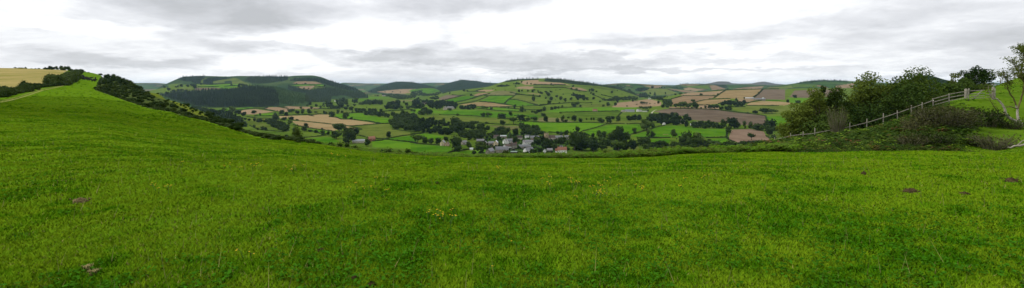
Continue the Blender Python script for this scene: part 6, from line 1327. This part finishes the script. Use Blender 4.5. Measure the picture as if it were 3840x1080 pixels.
mound('cow_pat', 'brown cow pat at the bottom edge, right one of a pair', 'cow pat', 1392, 1071, 40, .03, M['earth'], 4, 'cow pats in the grass')
mound('molehill', 'largest dark brown molehill on the right of the pasture', 'molehill', 3415, 718, 60, .045, M['earth'], 5, 'molehills in the pasture')
mound('molehill', 'smaller molehill just right of the largest one', 'molehill', 3618, 728, 36, .035, M['earth'], 6, 'molehills in the pasture')
mound('molehill', 'ragged molehill near the right edge of the photo', 'molehill', 3792, 680, 46, .06, M['earth'], 7, 'molehills in the pasture')
mound('molehill', 'tiny dark molehill left of and beyond the largest one', 'molehill', 3238, 654, 20, .06, M['earth'], 8, 'molehills in the pasture')
mound('molehill', 'small molehill low in the middle of the pasture', 'molehill', 1640, 690, 18, .04, M['earth'], 9, 'molehills in the pasture')
def straw(u, v, label):
    P = nhit(u, v); r = np.random.default_rng(int(u)); b = MB()
    for _ in range(45):
        a = r.random() * 6.28; L = .02 + .02 * r.random(); p = r.normal(size=2) * .014; b.tube([(p[0], p[1], 0), (p[0] + math.cos(a) * L * .6, p[1] + math.sin(a) * L * .6, .045), (p[0] + math.cos(a) * L, p[1] + math.sin(a) * L, .035)], [.003, .003, .001], 3)
    o = b.build('straw_tuft', M['straw'], None, False, P); tag(o, label, 'grass tuft')
straw(328, 1012, 'pale tuft of dry straw in the grass at lower left'); straw(348, 1030, 'smaller pale straw tuft right of the larger one at lower left')
FLW = [(1350,730,7,50,16),(1605,812,4,40,16),(1650,842,4,34,14),(2205,722,8,50,16),(2100,702,8,60,10),(985,637,12,90,7),(600,732,4,30,10),(1938,955,1,0,0),(1835,1030,1,0,0),(918,968,2,14,8),(2440,722,4,60,8),(2560,700,4,90,12),(1290,590,6,40,4),(2240,745,5,24,10),(1790,640,4,60,6)]
fl = []; r = np.random.default_rng(3)
for (u, v, n, su, sv) in FLW:
    for k in range(n):
        uu, vv = u + r.normal() * su, v + r.normal() * sv; P = nhit(uu, vv); st = MB(); H = .07 + .09 * r.random(); hd = []
        e = empty('buttercup' if n == 1 else 'ragwort_plant', P); d = r.normal(size=2) * .03; st.tube([(0, 0, -.01), (d[0] * .4, d[1] * .4, H * .6), (d[0], d[1], H)], [.004, .0035, .003], 4)
        for q in range(1 if n == 1 else int(r.integers(2, 5))):
            o = np.array((d[0] + r.normal() * .025, d[1] + r.normal() * .025, H + r.normal() * .012)); st.tube([(d[0] * .7, d[1] * .7, H * .8), o], [.0025, .002], 3); hd.append(o)
        st.build('stem', M['stem'], e)
        for o in hd:
            f = MB(); R = .007 + .0008 * P[1]; a = np.arange(10) * .6283; rr = R * np.where(np.arange(10) % 2, 1.0, .62); f.add(np.r_[np.c_[o[0] + rr * np.cos(a), o[1] + rr * np.sin(a), np.full(10, o[2] + .004)], [[o[0], o[1], o[2] + R * .45]], [[o[0], o[1], o[2] - R * .3]]], [(i, (i + 1) % 10, 10) for i in range(10)] + [((i + 1) % 10, i, 11) for i in range(10)]); f.build('flower_head', M['petal'], e)
        tag(e, None, 'wildflower', 'yellow wildflowers in the pasture'); fl.append((e, uu, vv))
fl.sort(key=lambda q: q[1]); zones = [(0, 1150, 'left of the pasture'), (1150, 1500, 'left of centre'), (1500, 1900, 'middle of the pasture'), (1900, 2180, 'right of centre'), (2180, 2300, 'densest yellow patch'), (2300, 9999, 'right of the pasture')]
for a, c, nm in zones:
    z = [q for q in fl if a <= q[1] < c]
    for i, q in enumerate(z): q[0]['label'] = f"yellow wildflower in the {nm}, {ORD[i]} from left" if 'patch' in nm else f"yellow wildflower {nm}, {ORD[i]} from left there"

# ------------------------------------------------------------------ air, sky, sun, camera
def haze():
    b = MB(); b.box((0, 14000, 10), (70000, 36000, 260)); t = NT('valley_air')
    o = b.build('haze', [t.m])
    pv = t.n('ShaderNodeVolumePrincipled'); pv.inputs['Color'].default_value = (0.50, 0.73, 1.0, 1); pv.inputs['Density'].default_value = HAZE; pv.inputs['Anisotropy'].default_value = 0.2
    t.l(pv.outputs[0], t.out.inputs['Volume']); o['kind'] = 'stuff'; o['label'] = 'thin pale air haze over the valley and far hills'; o['category'] = 'haze'
    return o
HAZE = 2.3e-5
haze()
SUN_EL, SUN_AZ = math.radians(46), math.radians(-72)      # azimuth clockwise from +Y
def sky():
    w = bpy.data.worlds.new('World'); SC.world = w; w.use_nodes = True; t = w.node_tree; t.nodes.clear()
    def n(typ, **k):
        nd = t.nodes.new(typ)
        for a, b in k.items(): setattr(nd, a, b)
        return nd
    L = t.links.new
    out = n('ShaderNodeOutputWorld'); tc = n('ShaderNodeTexCoord'); sk = n('ShaderNodeTexSky', sky_type='NISHITA')
    sk.sun_disc = False; sk.sun_elevation = SUN_EL; sk.sun_rotation = SUN_AZ
    b1 = n('ShaderNodeBackground'); b1.inputs[1].default_value = 0.10; L(sk.outputs[0], b1.inputs[0])
    nr = n('ShaderNodeVectorMath', operation='NORMALIZE'); L(tc.outputs['Generated'], nr.inputs[0]); D = nr.outputs[0]
    sx = n('ShaderNodeSeparateXYZ'); L(D, sx.inputs[0])
    def m(op, a, b=0.0, c=None, clamp=False):
        nd = n('ShaderNodeMath', operation=op, use_clamp=clamp)
        for i, x in enumerate((a, b) if c is None else (a, b, c)):
            if isinstance(x, bpy.types.NodeSocket): L(x, nd.inputs[i])
            else: nd.inputs[i].default_value = x
        return nd.outputs[0]
    z = m('MAXIMUM', sx.outputs[2], 0.0); iz = m('DIVIDE', 1.0, m('ADD', z, 0.20))
    pv = n('ShaderNodeVectorMath', operation='SCALE'); L(D, pv.inputs[0]); L(iz, pv.inputs[3])
    fl = n('ShaderNodeVectorMath', operation='MULTIPLY'); L(pv.outputs[0], fl.inputs[0]); fl.inputs[1].default_value = (1, 1, 0)
    def noise(scale, det, off, dist=0.0, rough=0.55):
        a = n('ShaderNodeVectorMath', operation='ADD'); L(fl.outputs[0], a.inputs[0]); a.inputs[1].default_value = (off, off * 0.7, off * 1.3)
        x = n('ShaderNodeTexNoise'); x.inputs['Scale'].default_value = scale; x.inputs['Detail'].default_value = det; x.inputs['Roughness'].default_value = rough; x.inputs['Distortion'].default_value = dist
        L(a.outputs[0], x.inputs['Vector']); return x
    n1 = noise(0.62, 8, 3.1, 0.25, 0.62); n2 = noise(2.3, 8, 8.4, 0.2, 0.66)
    g = m('ADD', m('MULTIPLY', n1.outputs['Fac'], 0.60), m('MULTIPLY', n2.outputs['Fac'], 0.40))
    grey = m('MULTIPLY_ADD', g, 3.6, -1.50, clamp=True)          # 0 bright gap .. 1 grey base
    # clouds that stand in known directions: heavy grey ones and bright breaks
    wob = n('ShaderNodeVectorMath', operation='MULTIPLY_ADD'); L(noise(1.5, 8, 1.7, 0.0, 0.62).outputs['Color'], wob.inputs[0]); wob.inputs[1].default_value = (0.26, 0.26, 0.10)
    off = n('ShaderNodeVectorMath', operation='SUBTRACT'); L(D, off.inputs[0]); off.inputs[1].default_value = (0.13, 0.13, 0.05); L(off.outputs[0], wob.inputs[2])
    for (u, v, ru, rv, s) in CLOUDS:
        c = Vector(((u - 1920) / F, 1, (VH - v) / F)).normalized(); k = c.y
        d = n('ShaderNodeVectorMath', operation='SUBTRACT'); L(wob.outputs[0], d.inputs[0]); d.inputs[1].default_value = c
        e = n('ShaderNodeVectorMath', operation='MULTIPLY'); L(d.outputs[0], e.inputs[0]); e.inputs[1].default_value = (F / ru / k * 0.8, F / ru / k * 0.8, F / rv / k)
        ln = n('ShaderNodeVectorMath', operation='LENGTH'); L(e.outputs[0], ln.inputs[0])
        mr = n('ShaderNodeMapRange', interpolation_type='SMOOTHSTEP'); L(ln.outputs['Value'], mr.inputs[0]); mr.inputs[1].default_value = 0.35; mr.inputs[2].default_value = 1.25; mr.inputs[3].default_value = s; mr.inputs[4].default_value = 0.0
        grey = m('ADD', grey, mr.outputs[0])
    grey = m('MAXIMUM', m('MINIMUM', grey, 1.35), 0.0)
    rp = n('ShaderNodeValToRGB'); e = rp.color_ramp.elements; e[0].position = 0.0; e[0].color = (0.98, 0.99, 1.0, 1); e[1].position = 1.0; e[1].color = (0.46, 0.47, 0.49, 1)
    x = e.new(0.35); x.color = (0.74, 0.75, 0.78, 1); x = e.new(0.62); x.color = (0.60, 0.61, 0.64, 1)
    L(m('DIVIDE', grey, 1.35), rp.inputs[0])
    b2 = n('ShaderNodeBackground'); b2.inputs[1].default_value = 1.0; L(rp.outputs[0], b2.inputs[0])
    mx = n('ShaderNodeMixShader'); mx.inputs[0].default_value = 0.96; L(b1.outputs[0], mx.inputs[1]); L(b2.outputs[0], mx.inputs[2]); L(mx.outputs[0], out.inputs[0])
CLOUDS = [(830, 25, 350, 135, 0.85), (960, 90, 170, 60, 0.4), (170, 190, 420, 95, 0.3), (60, 60, 260, 60, 0.15), (480, 235, 260, 36, 0.55), (960, 185, 190, 34, 0.55), (1480, 215, 240, 26, 0.6), (1800, 190, 300, 40, 0.5),
          (1740, 20, 330, 55, 0.65), (2010, 235, 420, 26, 0.6), (2560, 155, 420, 26, 0.35), (2300, 262, 600, 12, 0.6), (3560, 130, 340, 60, 0.45), (3790, 170, 180, 60, 0.4), (3620, 290, 300, 20, 0.4),
          (1250, 140, 380, 50, -0.5), (2300, 60, 600, 60, -0.35), (3100, 170, 380, 80, -0.35), (2750, 210, 420, 20, 0.4), (3250, 60, 300, 40, 0.3), (1000, 250, 300, 16, -0.3), (330, 90, 220, 34, -0.4)]
sky()
sd = bpy.data.lights.new('sun', 'SUN'); sd.energy = 1.7; sd.angle = math.radians(10); sd.color = (1.0, 0.96, 0.88)
so = bpy.data.objects.new('sun', sd); link(so)
dv = Vector((math.sin(SUN_AZ) * math.cos(SUN_EL), math.cos(SUN_AZ) * math.cos(SUN_EL), math.sin(SUN_EL)))
so.rotation_euler = (-dv).to_track_quat('-Z', 'Y').to_euler(); so.location = dv * 300
cd = bpy.data.cameras.new('camera'); cam = bpy.data.objects.new('camera', cd); link(cam)
cam.location = (0, 0, EYE); cam.rotation_euler = (math.radians(90), 0, 0)
cd.sensor_fit = 'HORIZONTAL'; cd.sensor_width = 36; cd.lens = 36 * F / 3840; cd.shift_y = -(540 - VH) / 3840; cd.clip_start = 0.1; cd.clip_end = 60000
SC.camera = cam
SC.view_settings.view_transform = 'Standard'; SC.view_settings.look = 'None'; SC.view_settings.exposure = 0.26; SC.view_settings.gamma = 1.0
SC.cycles.max_bounces = 6; SC.cycles.diffuse_bounces = 3; SC.cycles.transmission_bounces = 4; SC.cycles.volume_bounces = 1; SC.cycles.transparent_max_bounces = 8
SC.cycles.use_denoising = True
